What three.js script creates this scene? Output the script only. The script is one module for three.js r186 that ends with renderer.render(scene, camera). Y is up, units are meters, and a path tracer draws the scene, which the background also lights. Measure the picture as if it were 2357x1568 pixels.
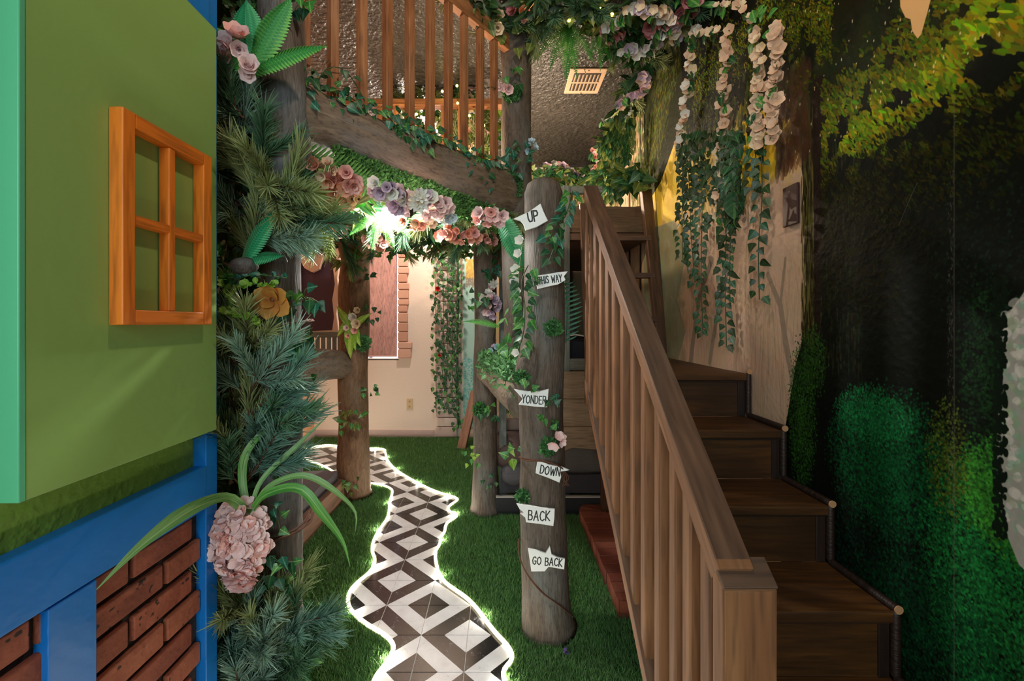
import * as THREE from 'three';
import { RoundedBoxGeometry } from 'three/addons/geometries/RoundedBoxGeometry.js';
import { RectAreaLightUniformsLib } from 'three/addons/lights/RectAreaLightUniformsLib.js';
import { mergeGeometries } from 'three/addons/utils/BufferGeometryUtils.js';

// ------------------------------------------------------------------ camera, exposure, large lights
const scene = new THREE.Scene();
const FOCAL = 1010, EYE = 1.35, VX = 1151, VY = 745;          // focal length in pixels, eye height, vanishing point
const camera = new THREE.PerspectiveCamera(2 * Math.atan(784 / FOCAL) * 180 / Math.PI, 2357 / 1568, 0.03, 60);
camera.position.set(0, EYE, 0);
camera.lookAt(0, EYE, -5);
camera.setViewOffset(2357, 1568, 1178.5 - VX, 784 - VY, 2357, 1568);
const renderer = new THREE.WebGLRenderer({ antialias: true });
renderer.toneMapping = THREE.LinearToneMapping;
renderer.toneMappingExposure = 1.0;
renderer.shadowMap.enabled = true;
RectAreaLightUniformsLib.init();
scene.background = new THREE.Color().setRGB(2.6, 2.9, 3.4);   // bright overcast day outside the blinds
// cool fill light added behind the camera, shaped as an unseen window
const backFill = new THREE.RectAreaLight(new THREE.Color().setRGB(0.74, 0.95, 1.0), 5.2, 1.5, 1.3);
backFill.position.set(-0.55, 1.75, 1.24); backFill.lookAt(-0.35, 1.25, -3); scene.add(backFill);

// ------------------------------------------------------------------ helpers
function rng(seed) { let a = seed >>> 0; return () => { a = (a + 0x6D2B79F5) | 0; let t = Math.imul(a ^ (a >>> 15), 1 | a); t = (t + Math.imul(t ^ (t >>> 7), 61 | t)) ^ t; return ((t ^ (t >>> 14)) >>> 0) / 4294967296; }; }
const R = rng(7);
const rr = (a, b) => a + (b - a) * R();
const V = (x, y, z) => new THREE.Vector3(x, y, z);
// a point seen at (x, y) of the photograph, d metres away along the view axis
const at = (x, y, d) => V((x - VX) / FOCAL * d, EYE - (y - VY) / FOCAL * d, -d);
const onFloor = (x, y, h = 0) => at(x, y, (EYE - h) * FOCAL / (y - VY));
const under = (x, y, h = 1.93) => at(x, y, (h - EYE) * FOCAL / (VY - y));
const onRight = (x, y, X = 1.06) => at(x, y, X * FOCAL / (x - VX));
const lin = (s) => { const c = new THREE.Color(s); return [c.r, c.g, c.b]; };
function hash(x, y, s) { let h = (x * 374761393 + y * 668265263 + s * 974711) | 0; h = Math.imul(h ^ (h >>> 13), 1274126177); return ((h ^ (h >>> 16)) >>> 0) / 4294967296; }
function vnoise(x, y, s = 0, px = 0, py = 0) {
  const x0 = Math.floor(x), y0 = Math.floor(y), fx = x - x0, fy = y - y0, u = fx * fx * (3 - 2 * fx), v = fy * fy * (3 - 2 * fy);
  const w = (i, p) => p ? ((i % p) + p) % p : i;
  const a = hash(w(x0, px), w(y0, py), s), b = hash(w(x0 + 1, px), w(y0, py), s), c = hash(w(x0, px), w(y0 + 1, py), s), d = hash(w(x0 + 1, px), w(y0 + 1, py), s);
  return a + (b - a) * u + (c - a) * v + (a - b - c + d) * u * v;
}
const fbm = (x, y, s, o = 4, px = 0, py = 0) => { let t = 0, a = 0.5, n = 0; for (let i = 0; i < o; i++) { t += a * vnoise(x, y, s + i, px, py); n += a; x *= 2; y *= 2; px *= 2; py *= 2; a *= 0.5; } return t / n; };
function dataTex(w, h, fn, srgb = true, rep = [1, 1]) {
  const a = new Uint8Array(w * h * 4);
  for (let j = 0; j < h; j++) for (let i = 0; i < w; i++) { const c = fn(i / w, j / h), k = (j * w + i) * 4; const g = typeof c === 'number' ? [c, c, c] : c; for (let q = 0; q < 3; q++) a[k + q] = Math.max(0, Math.min(255, g[q] * 255)); a[k + 3] = 255; }
  const t = new THREE.DataTexture(a, w, h); t.magFilter = THREE.LinearFilter; t.minFilter = THREE.LinearMipmapLinearFilter; t.generateMipmaps = true;
  t.wrapS = t.wrapT = THREE.RepeatWrapping; t.repeat.set(...rep); if (srgb) t.colorSpace = THREE.SRGBColorSpace; t.needsUpdate = true; return t;
}
const mixc = (a, b, t) => { t = Math.max(0, Math.min(1, t)); return [a[0] + (b[0] - a[0]) * t, a[1] + (b[1] - a[1]) * t, a[2] + (b[2] - a[2]) * t]; };
const hx = (s) => [parseInt(s.slice(1, 3), 16) / 255, parseInt(s.slice(3, 5), 16) / 255, parseInt(s.slice(5, 7), 16) / 255];
const used = {};
function nm(name) { const n = used[name] = (used[name] ?? -1) + 1; return n ? name + '_' + String(n).padStart(3, '0') : name; }
function thing(name, label, category, group, pos) {
  const o = new THREE.Group(); o.name = nm(name); o.userData = { label, category }; if (group) o.userData.group = group;
  if (pos) o.position.copy(pos); scene.add(o); return o;
}
function struct(name, geo, mat) { const o = geo ? new THREE.Mesh(geo, mat) : new THREE.Group(); o.name = nm(name); o.userData.kind = 'structure'; scene.add(o); return o; }
function slab(o, label) { o.userData.label = label; return o; }
function part(parent, name, geo, mat) { const m = new THREE.Mesh(geo, mat); m.name = name; parent.add(m); return m; }
const T = (g, x = 0, y = 0, z = 0, ry = 0, rx = 0, rz = 0) => { if (rx || ry || rz) g.applyMatrix4(new THREE.Matrix4().makeRotationFromEuler(new THREE.Euler(rx, ry, rz, 'YXZ'))); g.translate(x, y, z); return g; };
const plain = (g) => { const n = g.index ? g.toNonIndexed() : g; for (const k of Object.keys(n.attributes)) if (!['position', 'normal', 'uv'].includes(k)) n.deleteAttribute(k); return n; };
const merge = (l) => mergeGeometries(l.map(plain));
// box whose uv are metres on every face
function box(w, h, d, x = 0, y = 0, z = 0) {
  const g = new THREE.BoxGeometry(w, h, d), p = g.attributes.position, n = g.attributes.normal, u = g.attributes.uv;
  for (let i = 0; i < p.count; i++) { const ax = Math.abs(n.getX(i)), ay = Math.abs(n.getY(i)); if (ax > 0.5) u.setXY(i, p.getZ(i), p.getY(i)); else if (ay > 0.5) u.setXY(i, p.getX(i), p.getZ(i)); else u.setXY(i, p.getX(i), p.getY(i)); }
  g.translate(x, y, z); return g;
}
// rounded box, uv metres by dominant axis; the long side of wood runs along uv.x
function rbox(w, h, d, r = 0.004, seg = 1) {
  const g = new RoundedBoxGeometry(w, h, d, seg, Math.min(r, w / 2.01, h / 2.01, d / 2.01)), p = g.attributes.position, n = g.attributes.normal, u = g.attributes.uv, big = Math.max(w, h, d), off = R() * 3, off2 = R() * 3;
  for (let i = 0; i < p.count; i++) {
    const c = [p.getX(i), p.getY(i), p.getZ(i)], a = [Math.abs(n.getX(i)), Math.abs(n.getY(i)), Math.abs(n.getZ(i))], k = a[0] >= a[1] && a[0] >= a[2] ? 0 : a[1] >= a[2] ? 1 : 2;
    let [q, s] = [0, 1, 2].filter((m) => m !== k); const dims = [w, h, d]; if (dims[s] === big && dims[q] !== big) [q, s] = [s, q];
    u.setXY(i, c[q] + off, c[s] + off2);
  }
  return g;
}
// a box between two world points, section w (sideways) x h
function bar(a, b, w, h, r = 0.004) {
  const L = a.distanceTo(b), g = rbox(w, h, L, r), m = new THREE.Matrix4().lookAt(a, b, V(0, 1, 0)); const c = a.clone().add(b).multiplyScalar(0.5);
  const q = V(0, 0, 0).subVectors(b, a); if (Math.abs(q.x) < 1e-5 && Math.abs(q.z) < 1e-5) m.lookAt(a, b, V(0, 0, 1));
  g.applyMatrix4(m); g.translate(c.x, c.y, c.z); return g;
}
// tube over rings {p, rx, ry}: trunks, logs, stems. Rings lie across the direction of travel; bark is uneven
function loft(rings, seg, amp = 0, seed = 1, capA = true, capB = true) {
  const pos = [], uv = [], idx = [], n = rings.length; let len = 0;
  for (let i = 0; i < n; i++) {
    const a = rings[Math.max(0, i - 1)].p, b = rings[Math.min(n - 1, i + 1)].p, dir = V(0, 0, 0).subVectors(b, a).normalize();
    if (i) len += rings[i].p.distanceTo(rings[i - 1].p);
    const side = Math.abs(dir.y) > 0.8 ? V(1, 0, 0) : V(0, 1, 0), u = V(0, 0, 0).crossVectors(dir, side).normalize(), w = V(0, 0, 0).crossVectors(u, dir).normalize();
    for (let j = 0; j <= seg; j++) {
      const th = j / seg * Math.PI * 2, k = 1 + amp * ((fbm(Math.cos(th) * 1.3 + 9, Math.sin(th) * 1.3 + len * 3.2, seed, 3) - 0.5) * 2 + (vnoise(Math.cos(th) * 5 + 20, Math.sin(th) * 5 + len * 9, seed + 9) - 0.5) * 0.5);
      const q = rings[i].p.clone().addScaledVector(u, Math.cos(th) * rings[i].rx * k).addScaledVector(w, Math.sin(th) * (rings[i].ry ?? rings[i].rx) * k);
      pos.push(q.x, q.y, q.z); uv.push(j / seg * Math.round(2 * Math.PI * rings[0].rx / 0.3 + 1) * 0.3, len);
    }
  }
  for (let i = 0; i < n - 1; i++) for (let j = 0; j < seg; j++) { const a = i * (seg + 1) + j, b = a + seg + 1; idx.push(a, b, a + 1, b, b + 1, a + 1); }
  const cap = (i, flip) => { const c = pos.length / 3; pos.push(rings[i].p.x, rings[i].p.y, rings[i].p.z); uv.push(0, 0); for (let j = 0; j < seg; j++) { const a = i * (seg + 1) + j; flip ? idx.push(c, a, a + 1) : idx.push(c, a + 1, a); } };
  if (capA) cap(0, true); if (capB) cap(n - 1, false);
  const g = new THREE.BufferGeometry(); g.setAttribute('position', new THREE.Float32BufferAttribute(pos, 3)); g.setAttribute('uv', new THREE.Float32BufferAttribute(uv, 2)); g.setIndex(idx); g.computeVertexNormals();
  const nn = g.attributes.normal; for (let i = 0; i < n; i++) { const a = i * (seg + 1), b = a + seg; const q = V(nn.getX(a) + nn.getX(b), nn.getY(a) + nn.getY(b), nn.getZ(a) + nn.getZ(b)).normalize(); nn.setXYZ(a, q.x, q.y, q.z); nn.setXYZ(b, q.x, q.y, q.z); }
  return g;
}
function trunkRings(rows, d, step = 0.035) {      // rows: [y, xLeft, xRight] in the photograph, all d metres away
  const key = rows.map(([y, a, b, dd]) => { const e = dd ?? d; return { p: at((a + b) / 2, y, e), r: (b - a) / 2 / FOCAL * e }; }), out = [];
  for (let i = 0; i < key.length - 1; i++) { const n = Math.max(1, Math.round(key[i].p.distanceTo(key[i + 1].p) / step)); for (let k = 0; k < n; k++) { const t = k / n, s = t * t * (3 - 2 * t); out.push({ p: key[i].p.clone().lerp(key[i + 1].p, t).setX(key[i].p.x + (key[i + 1].p.x - key[i].p.x) * s), rx: key[i].r + (key[i + 1].r - key[i].r) * s }); } }
  const l = key[key.length - 1]; out.push({ p: l.p, rx: l.r }); return out;
}
const curve = (pts) => new THREE.CatmullRomCurve3(pts, false, 'centripetal');
const tube = (pts, r, n = 24, rs = 5) => new THREE.TubeGeometry(curve(pts), n, r, rs, false);

// ------------------------------------------------------------------ materials
const std = (o) => new THREE.MeshStandardMaterial({ side: THREE.DoubleSide, roughness: 0.7, ...o });
const barkBump = dataTex(512, 512, (u, v) => 0.55 * fbm(u * 24, v * 9, 3, 4, 24, 9) + 0.45 * fbm(u * 80, v * 26, 13, 3, 80, 26), false);
function barkTex(a, b, c, seed) { return dataTex(512, 512, (u, v) => { const s = fbm(u * 34, v * 16, seed, 4, 34, 16), l = fbm(u * 5, v * 4, seed + 7, 3, 5, 4), f = fbm(u * 110, v * 50, seed + 5, 2, 110, 50); let k = mixc(hx(a), hx(b), 0.5 + (s - 0.5) * 1.5); k = mixc(k, hx(c), (l - 0.45) * 2.4); return mixc(k, [k[0] * 0.72, k[1] * 0.72, k[2] * 0.72], (f - 0.5) * 2.2); }); }
const scaled = (t, x, y) => { const c = t.clone(); c.repeat.set(x, y); c.needsUpdate = true; return c; };
const bark = std({ map: scaled(barkTex('#4e4238', '#6d6055', '#6b6c69', 31), 1.2, 0.9), bumpMap: scaled(barkBump, 1.6, 1.2), bumpScale: 0.004, roughness: 0.72 });
const barkWarm = std({ map: scaled(barkTex('#60442f', '#83654c', '#786854', 41), 1.2, 0.9), bumpMap: scaled(barkBump, 1.6, 1.2), bumpScale: 0.004, roughness: 0.68 });
const barkDark = std({ map: scaled(barkTex('#483d38', '#655c57', '#6c7074', 51), 1.2, 0.9), bumpMap: scaled(barkBump, 1.6, 1.2), bumpScale: 0.004, roughness: 0.6 });
const barkSand = std({ map: scaled(barkTex('#6a584a', '#8d7a66', '#7c7672', 61), 1.2, 0.9), bumpMap: scaled(barkBump, 1.6, 1.2), bumpScale: 0.004, roughness: 0.75 });
function woodTex(a, b, c, seed) { return dataTex(512, 512, (u, v) => { const g = fbm(u * 4 , v * 44 + 3 * fbm(u * 4, v * 5, seed + 3, 2, 4, 5), seed, 4, 4, 44), f = fbm(u * 12, v * 160, seed + 9, 2, 12, 160), l = fbm(u * 3, v * 4, seed + 4, 2, 3, 4); let k = mixc(hx(a), hx(b), (g - 0.3) * 2); k = mixc(k, hx(c), (l - 0.5) * 2.2); return mixc(k, [k[0] * 0.75, k[1] * 0.75, k[2] * 0.75], (f - 0.45) * 2); }); }
const woodBump = dataTex(256, 256, (u, v) => fbm(u * 6, v * 90, 5, 3, 6, 90), false);
const wood = (a, b, c, seed, o = {}) => std({ map: woodTex(a, b, c, seed), bumpMap: woodBump, bumpScale: 0.0012, roughness: 0.62, ...o });
const railWood = wood('#74492a', '#936540', '#7c5132', 71);
const railDark = wood('#4a3122', '#70503a', '#5a4537', 75, { roughness: 0.55 });
const loftWood = wood('#8f5a35', '#ad7850', '#9b6f50', 81);
const stairWood = wood('#472a10', '#664018', '#331d0a', 85, { roughness: 0.5 });
const stairDark = wood('#20140f', '#35221a', '#2a1a13', 87, { roughness: 0.5 });
const sidingWood = wood('#8d755d', '#a08970', '#93806a', 91);
const greyWood = wood('#6b706a', '#7d847d', '#74726a', 93);
const plankWood = wood('#7c5a48', '#96705a', '#85645a', 95);
const paint = (hex, rough = 0.5, o = {}) => std({ color: hex, roughness: rough, ...o });
const paintBump = dataTex(256, 256, (u, v) => fbm(u * 30, v * 30, 15, 3, 30, 30), false);
const lumpBump = dataTex(512, 512, (u, v) => { const a = fbm(u * 46, v * 46, 25, 3, 46, 46); return Math.min(1, Math.max(0, (a - 0.35) * 2.2)); }, false);
const leafTex = (a, b, vein, seed) => dataTex(64, 64, (u, v) => { const m = Math.abs(u - 0.5), side = Math.abs(((v * 5 + m * 5) % 1) - 0.5); let k = mixc(hx(a), hx(b), (fbm(u * 6, v * 6, seed, 3) - 0.35) * 2.2); if (m < 0.035 || side < 0.045) k = mixc(k, hx(vein), 0.6); return k; });
const leafMat = (a, b, vein, seed, o = {}) => new THREE.MeshPhysicalMaterial({ side: THREE.DoubleSide, map: leafTex(a, b, vein, seed), roughness: 0.45, transmission: 0.0, ...o });
const LM = {
  dark: leafMat('#123d24', '#1f5a33', '#5f8a4a', 1), teal: leafMat('#145040', '#23755c', '#7fae8a', 2), mid: leafMat('#2b6a2c', '#3f8a38', '#8fb45c', 3), lime: leafMat('#5f8f2c', '#8cb53c', '#c6d36a', 4),
  olive: leafMat('#4a5c26', '#6d7d34', '#a5a860', 5), fern: leafMat('#2f8238', '#57a83c', '#9ccc6a', 6), fernTeal: leafMat('#148050', '#3aa86a', '#8fd09a', 7), fernOlive: leafMat('#5c7a22', '#86a035', '#b5b35a', 8),
  deep: leafMat('#1a2f17', '#2c4722', '#4a6238', 12),
  strap: leafMat('#3f7a3a', '#79a45a', '#b4c98a', 9), varieg: leafMat('#1f5a35', '#4d8a3f', '#c0cf6c', 10), shade: leafMat('#1b3a1c', '#2e5428', '#52703c', 11),
};
const petal = (a, b, seed) => std({ map: dataTex(32, 32, (u, v) => mixc(hx(a), hx(b), v * 0.8 + 0.4 * (fbm(u * 8, v * 3, seed, 2) - 0.5))), roughness: 0.7 });
const PM = { pink: petal('#d98f86', '#f2c6bd', 1), pale: petal('#e3b8b8', '#f6e2e0', 2), coral: petal('#dd8d72', '#f2bda8', 3), cream: petal('#d8bd98', '#eedfc4', 4), white: petal('#dcd8cf', '#f4f1ea', 5), lilac: petal('#b79bb0', '#d9c4d6', 6), blue: petal('#a9c6d8', '#dcecf2', 7), gold: petal('#9c5a1e', '#c99442', 8), red: petal('#a80d10', '#d41a1c', 9), peach: petal('#c9a488', '#e6c9ae', 10), violet: petal('#5b3a8a', '#8a62b8', 12), rose: petal('#b06a72', '#d9979a', 11) };
const stemMat = paint('#4d6b2f', 0.7), twigMat = std({ color: '#5b3a2a', roughness: 0.85 }), stemDark = paint('#2f4a26', 0.7);
const needleMats = [paint('#648a7a', 0.5), paint('#587f5e', 0.5), paint('#919c66', 0.55), paint('#8cab97', 0.45)];
const mossMat = paint('#2f6a2c', 0.9), mossDark = paint('#245226', 0.9);

// ------------------------------------------------------------------ room shell
const CEIL = 3.2, XL = -2.2, XR = 1.1, DF = 5.2, DN = -1.3;
{
  const turfBase = std({ color: '#1d3a14', roughness: 1 });
  slab(struct('floor', box(XR - XL + 0.4, 0.12, DF - DN + 0.4, (XL + XR) / 2, -0.06, -(DF + DN) / 2), turfBase), 'flat floor covered in artificial turf');
  const ceilMat = std({ map: dataTex(256, 256, (u, v) => { const k = 0.22 + 0.12 * (fbm(u * 40, v * 40, 33, 3, 40, 40) - 0.5); return [k * 1.06, k, k * 0.93]; }), bumpMap: lumpBump, bumpScale: 0.008, roughness: 0.42 });
  slab(struct('ceiling', box(XR - XL + 0.4, 0.12, DF - DN + 0.4, (XL + XR) / 2, CEIL + 0.06, -(DF + DN) / 2), ceilMat), 'dark ceiling with knobbly knockdown plaster');
  const wallMat = std({ color: '#e2d2c6', roughness: 0.85, bumpMap: scaled(paintBump, 1.5, 1.5), bumpScale: 0.0008 });
  const W = { x0: -1.9, x1: -1.2, y0: 0.928, y1: 2.35 }, zf = -DF - 0.06;
  slab(struct('wall_far', merge([
    box(W.x0 - XL + 0.2, CEIL, 0.12, (XL - 0.2 + W.x0) / 2, CEIL / 2, zf), box(XR + 0.2 - W.x1, CEIL, 0.12, (XR + 0.2 + W.x1) / 2, CEIL / 2, zf),
    box(W.x1 - W.x0, W.y0, 0.12, (W.x0 + W.x1) / 2, W.y0 / 2, zf), box(W.x1 - W.x0, CEIL - W.y1, 0.12, (W.x0 + W.x1) / 2, (W.y1 + CEIL) / 2, zf)]), wallMat), 'pale cream end wall with a blinded window');
  slab(struct('wall_left', box(0.12, CEIL, DF - DN + 0.2, XL - 0.06, CEIL / 2, -(DF + DN) / 2), std({ color: '#d8a078', roughness: 0.85 })), 'peach side wall beyond the playhouse');
  slab(struct('wall_right', box(0.12, CEIL, DF - DN + 0.2, XR + 0.065, CEIL / 2, -(DF + DN) / 2), paint('#1c2418', 0.8)), 'side wall beside the staircase');
  // wall behind the photographer, with an opening for the added fill window
  const zb = -DN + 0.06, b = { x0: -1.35, x1: 0.25, y0: 1.05, y1: 2.45 };
  slab(struct('wall_back', merge([
    box(b.x0 - XL + 0.2, CEIL, 0.12, (XL - 0.2 + b.x0) / 2, CEIL / 2, zb), box(XR + 0.2 - b.x1, CEIL, 0.12, (XR + 0.2 + b.x1) / 2, CEIL / 2, zb),
    box(b.x1 - b.x0, b.y0, 0.12, (b.x0 + b.x1) / 2, b.y0 / 2, zb), box(b.x1 - b.x0, CEIL - b.y1, 0.12, (b.x0 + b.x1) / 2, (b.y1 + CEIL) / 2, zb)]), wallMat), 'cream wall behind the viewer with an opening for the added fill window');
  const wb = struct('added_window_2'); slab(wb, 'wide glowing window added behind the viewer as cool fill');
  part(wb, 'fill_pane', box(b.x1 - b.x0, b.y1 - b.y0, 0.01, (b.x0 + b.x1) / 2, (b.y0 + b.y1) / 2, zb + 0.03), std({ color: '#ffffff', emissive: new THREE.Color().setRGB(0.8, 0.95, 1), emissiveIntensity: 1.0, roughness: 0.4 }));
  for (const [w, h, x, y] of [[b.x1 - b.x0, 0.05, -0.55, b.y0 + 0.025], [b.x1 - b.x0, 0.05, -0.55, b.y1 - 0.025], [0.05, 1.3, b.x0 + 0.025, 1.75], [0.05, 1.3, b.x1 - 0.025, 1.75], [0.04, 1.3, -0.55, 1.75]]) part(wb, 'frame', box(w, h, 0.05, x, y, zb), paint('#e8e4dc'));
  // far window: opening, frame, roller blind that leaves gaps of daylight, stone surround
  const w1 = struct('window_1'); slab(w1, 'window in the cream end wall');
  part(w1, 'sill', box(W.x1 - W.x0, 0.02, 0.12, (W.x0 + W.x1) / 2, W.y0 - 0.0, zf), paint('#f2efe8', 0.5));
  part(w1, 'window_pane', box(W.x1 - W.x0, W.y1 - W.y0, 0.006, (W.x0 + W.x1) / 2, (W.y0 + W.y1) / 2, zf - 0.02), new THREE.MeshPhysicalMaterial({ color: '#ffffff', transmission: 1, roughness: 0, thickness: 0 }));
  part(w1, 'frame', box(0.04, W.y1 - W.y0, 0.04, (W.x0 + W.x1) / 2, (W.y0 + W.y1) / 2, zf - 0.02), paint('#f2efe8', 0.5));
  const bl = thing('roller_blind', 'pinkish wood-grain roller blind drawn down over the far window', 'blind');
  part(bl, 'blind_cloth', box(W.x1 - W.x0 - 0.024, 1.36, 0.004, (W.x0 + W.x1) / 2 - 0.012, W.y0 + 0.03 + 0.68, -DF - 0.012), std({ map: scaled(woodTex('#b98c88', '#c89c96', '#bd928e', 17), 2, 1), roughness: 0.8 }));
  bl.children[0].geometry.attributes.uv.array.forEach((_, i, a) => { if (i % 2 === 0) { const t = a[i]; a[i] = a[i + 1]; a[i + 1] = t; } });
  part(bl, 'bottom_rail', box(W.x1 - W.x0 - 0.024, 0.018, 0.012, (W.x0 + W.x1) / 2 - 0.012, W.y0 + 0.036, -DF - 0.008), paint('#caa39d', 0.6));
  const st = thing('stone_surround', 'column of carved pink stone blocks beside the far blind', 'stone trim');
  const stoneM = [paint('#c79a86', 0.85), paint('#bf907c', 0.85), paint('#cda391', 0.85)];
  let y = 555; const q = rng(5);
  while (y < 820) { const hgt = 14 + q() * 9, wd = (y > 780 ? 28 : 21) + q() * 5, c = at(917 + wd / 2, y + hgt / 2, DF), g = rbox(wd / FOCAL * DF, (hgt - 1.2) / FOCAL * DF, 0.05, 0.012, 2); g.translate(c.x, c.y, -DF + 0.02); part(st, 'stone_block', g, stoneM[Math.floor(q() * 3)]); y += hgt; }
  const baseM = paint('#c3aca8', 0.5);
  slab(struct('baseboard_far', box(1.42, 0.09, 0.018, -1.49, 0.045, -DF + 0.009), baseM), 'mauve baseboard under the cream end wall');
  slab(struct('baseboard_left', box(0.018, 0.09, 2.4, XL + 0.009, 0.045, -4.0), baseM), 'mauve baseboard along the peach side wall');
  for (const [x, y, lab] of [[943, 930, 'beige double power outlet below the far window'], [1017, 933, 'white power outlet half hidden by the ivy column']]) {
    const c = at(x, y, DF), o = thing('power_outlet', lab, 'outlet', null, V(c.x, c.y, -DF)), col = x < 1000 ? '#cdb38c' : '#e6dfd4';
    if (x > 1000) o.position.z += 0.055;
    part(o, 'cover_plate', T(rbox(0.072, 0.125, 0.008, 0.003), 0, 0, 0.004), paint(col, 0.5));
    for (const s of [-1, 1]) { const so = part(o, 'socket', T(new THREE.CylinderGeometry(0.017, 0.017, 0.006, 16), 0, s * 0.03, 0.008, 0, Math.PI / 2), paint(x < 1000 ? '#bfa47c' : '#dad2c4', 0.5)); for (const e of [-1, 1]) part(so, 'slot', box(0.003, 0.01, 0.004, e * 0.006, s * 0.03, 0.0105), paint('#2a2118')); }
  }
}
// ------------------------------------------------------------------ printed forest mural on the right wall (flat paper)
{
  const D0 = 0.55, D1 = 3.35, W = 2048, H = 2048, cv = document.createElement('canvas'); cv.width = W; cv.height = H;
  const c = cv.getContext('2d'), X = (d) => (d - D0) / (D1 - D0) * W, Y = (h) => (1 - h / CEIL) * H, sx = W / (D1 - D0), sy = H / CEIL, q = rng(21), g = (a, b) => a + (b - a) * q();
  const poly = (pts, fill) => { c.fillStyle = fill; c.beginPath(); pts.forEach(([d, h], i) => i ? c.lineTo(X(d), Y(h)) : c.moveTo(X(d), Y(h))); c.closePath(); c.fill(); };
  const dot = (d, h, a, b, rot, fill) => { c.fillStyle = fill; c.beginPath(); c.ellipse(X(d), Y(h), a * sx, b * sy, rot, 0, 7); c.fill(); };
  const rgb = (r, gg, b, a = 1) => 'rgba(' + (r | 0) + ',' + (gg | 0) + ',' + (b | 0) + ',' + a + ')';
  // misty printed glade
  c.fillStyle = '#c9a78e'; c.fillRect(0, 0, W, H);
  for (let i = 0; i < 900; i++) dot(g(1.5, 3.3), g(0.9, 2.2), g(0.02, 0.08), g(0.02, 0.1), 0, rgb(g(190, 222), g(158, 184), g(130, 156), 0.1));
  for (let i = 0; i < 700; i++) { const d = g(1.6, 3.3), h = g(1.98, 2.6); dot(d, h, g(0.02, 0.06), g(0.04, 0.16), 0, rgb(g(195, 220), g(170, 190), g(30, 70), 0.15)); }
  for (let i = 0; i < 500; i++) dot(g(1.75, 2.0), g(2.0, 2.35), g(0.01, 0.03), g(0.03, 0.1), 0, rgb(225, g(180, 195), 25, 0.25));
  for (let i = 0; i < 420; i++) { const d = g(1.55, 3.2), h = g(1.0, 1.5); c.strokeStyle = rgb(120, 98, 78, g(0.06, 0.2)); c.lineWidth = g(1, 4); c.beginPath(); c.moveTo(X(d), Y(h - 0.2)); c.quadraticCurveTo(X(d + g(-0.02, 0.02)), Y(h), X(d + g(-0.06, 0.06)), Y(h + g(0.05, 0.25))); c.stroke(); }
  for (let i = 0; i < 500; i++) dot(g(1.6, 2.4), g(1.05, 1.4), g(0.004, 0.012), g(0.006, 0.014), 0, rgb(186, 164, 144, g(0.1, 0.4)));
  const twig = (pts, w, col) => { c.strokeStyle = col; c.lineCap = 'round'; c.lineJoin = 'round'; for (let i = 0; i < pts.length - 1; i++) { c.lineWidth = w * (1 - 0.5 * i / pts.length) * sx; c.beginPath(); c.moveTo(X(pts[i][0]), Y(pts[i][1])); c.lineTo(X(pts[i + 1][0]), Y(pts[i + 1][1])); c.stroke(); } };
  const mist = '#9a8672';
  twig([[1.62, 1.02], [1.65, 1.15], [1.69, 1.28], [1.72, 1.42], [1.765, 1.49], [1.80, 1.55]], 0.035, mist); twig([[1.65, 1.17], [1.60, 1.2], [1.55, 1.33]], 0.024, mist); twig([[1.72, 1.42], [1.70, 1.55], [1.69, 1.6]], 0.016, mist);
  twig([[2.55, 1.05], [2.5, 1.25], [2.42, 1.5], [2.28, 1.68]], 0.05, '#8f7f6c'); twig([[2.3, 1.15], [2.22, 1.4], [2.12, 1.6]], 0.035, '#958571');
  poly([[3.35, 1.0], [2.75, 1.05], [2.6, 1.3], [2.72, 1.5], [2.6, 1.75], [2.75, 2.0], [3.35, 2.05]], '#8f8f74');
  for (let i = 0; i < 260; i++) dot(g(2.6, 3.3), g(1.05, 2), g(0.02, 0.05), g(0.02, 0.09), 0, rgb(g(105, 140), g(108, 130), g(70, 100), 0.18));
  poly([[2.35, 2.45], [2.75, 2.5], [3.0, 2.32], [3.35, 2.22], [3.35, 3.2], [2.35, 3.2]], '#20240f');
  // leaning mossy tree of the print at the far end, olive with fine hatching
  poly([[3.35, 2.2], [3.1, 2.45], [2.85, 2.75], [2.62, 3.2], [2.95, 3.2], [3.35, 2.9]], '#2c3018');
  for (let i = 0; i < 1500; i++) { const t = q(), d = 3.3 - t * 0.6 + g(-0.12, 0.2), h = 2.25 + t * 0.9 + g(-0.12, 0.3); dot(d, h, 0.004, g(0.006, 0.02), -0.5, rgb(g(70, 125), g(85, 125), g(25, 45), g(0.3, 0.8))); }
  // dark canopy of the print
  const edge = [[0.55, 0.0], [1.74, 0.0], [1.69, 0.95], [1.63, 1.2], [1.585, 1.32], [1.575, 1.5], [1.585, 1.75], [1.565, 1.9], [1.60, 2.05], [1.72, 2.2], [1.83, 2.33], [1.9, 2.26], [1.97, 2.36], [2.1, 2.33], [2.25, 2.46], [2.45, 2.5], [2.62, 2.62], [2.7, 3.2], [0.55, 3.2]];
  poly(edge, '#0b0f0a');
  for (let i = 0; i < 700; i++) { const d = g(0.9, 2.6), h = g(2.0, 2.7); if (d > 1.62 && h < 2.32) continue; dot(d, h, g(0.02, 0.06), g(0.03, 0.1), 0, rgb(g(14, 36), g(22, 38), g(8, 18), 0.35)); }
  // torn lower fringe of the canopy
  for (let i = 0; i < 420; i++) { const d = g(1.62, 2.7), h = 2.3 + (d - 1.7) * 0.22 + g(-0.16, 0.1); dot(d, h, g(0.004, 0.014), g(0.01, 0.04), g(-0.4, 0.4), q() < 0.6 ? '#10150b' : rgb(70, 80, 20, 0.7)); }
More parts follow.
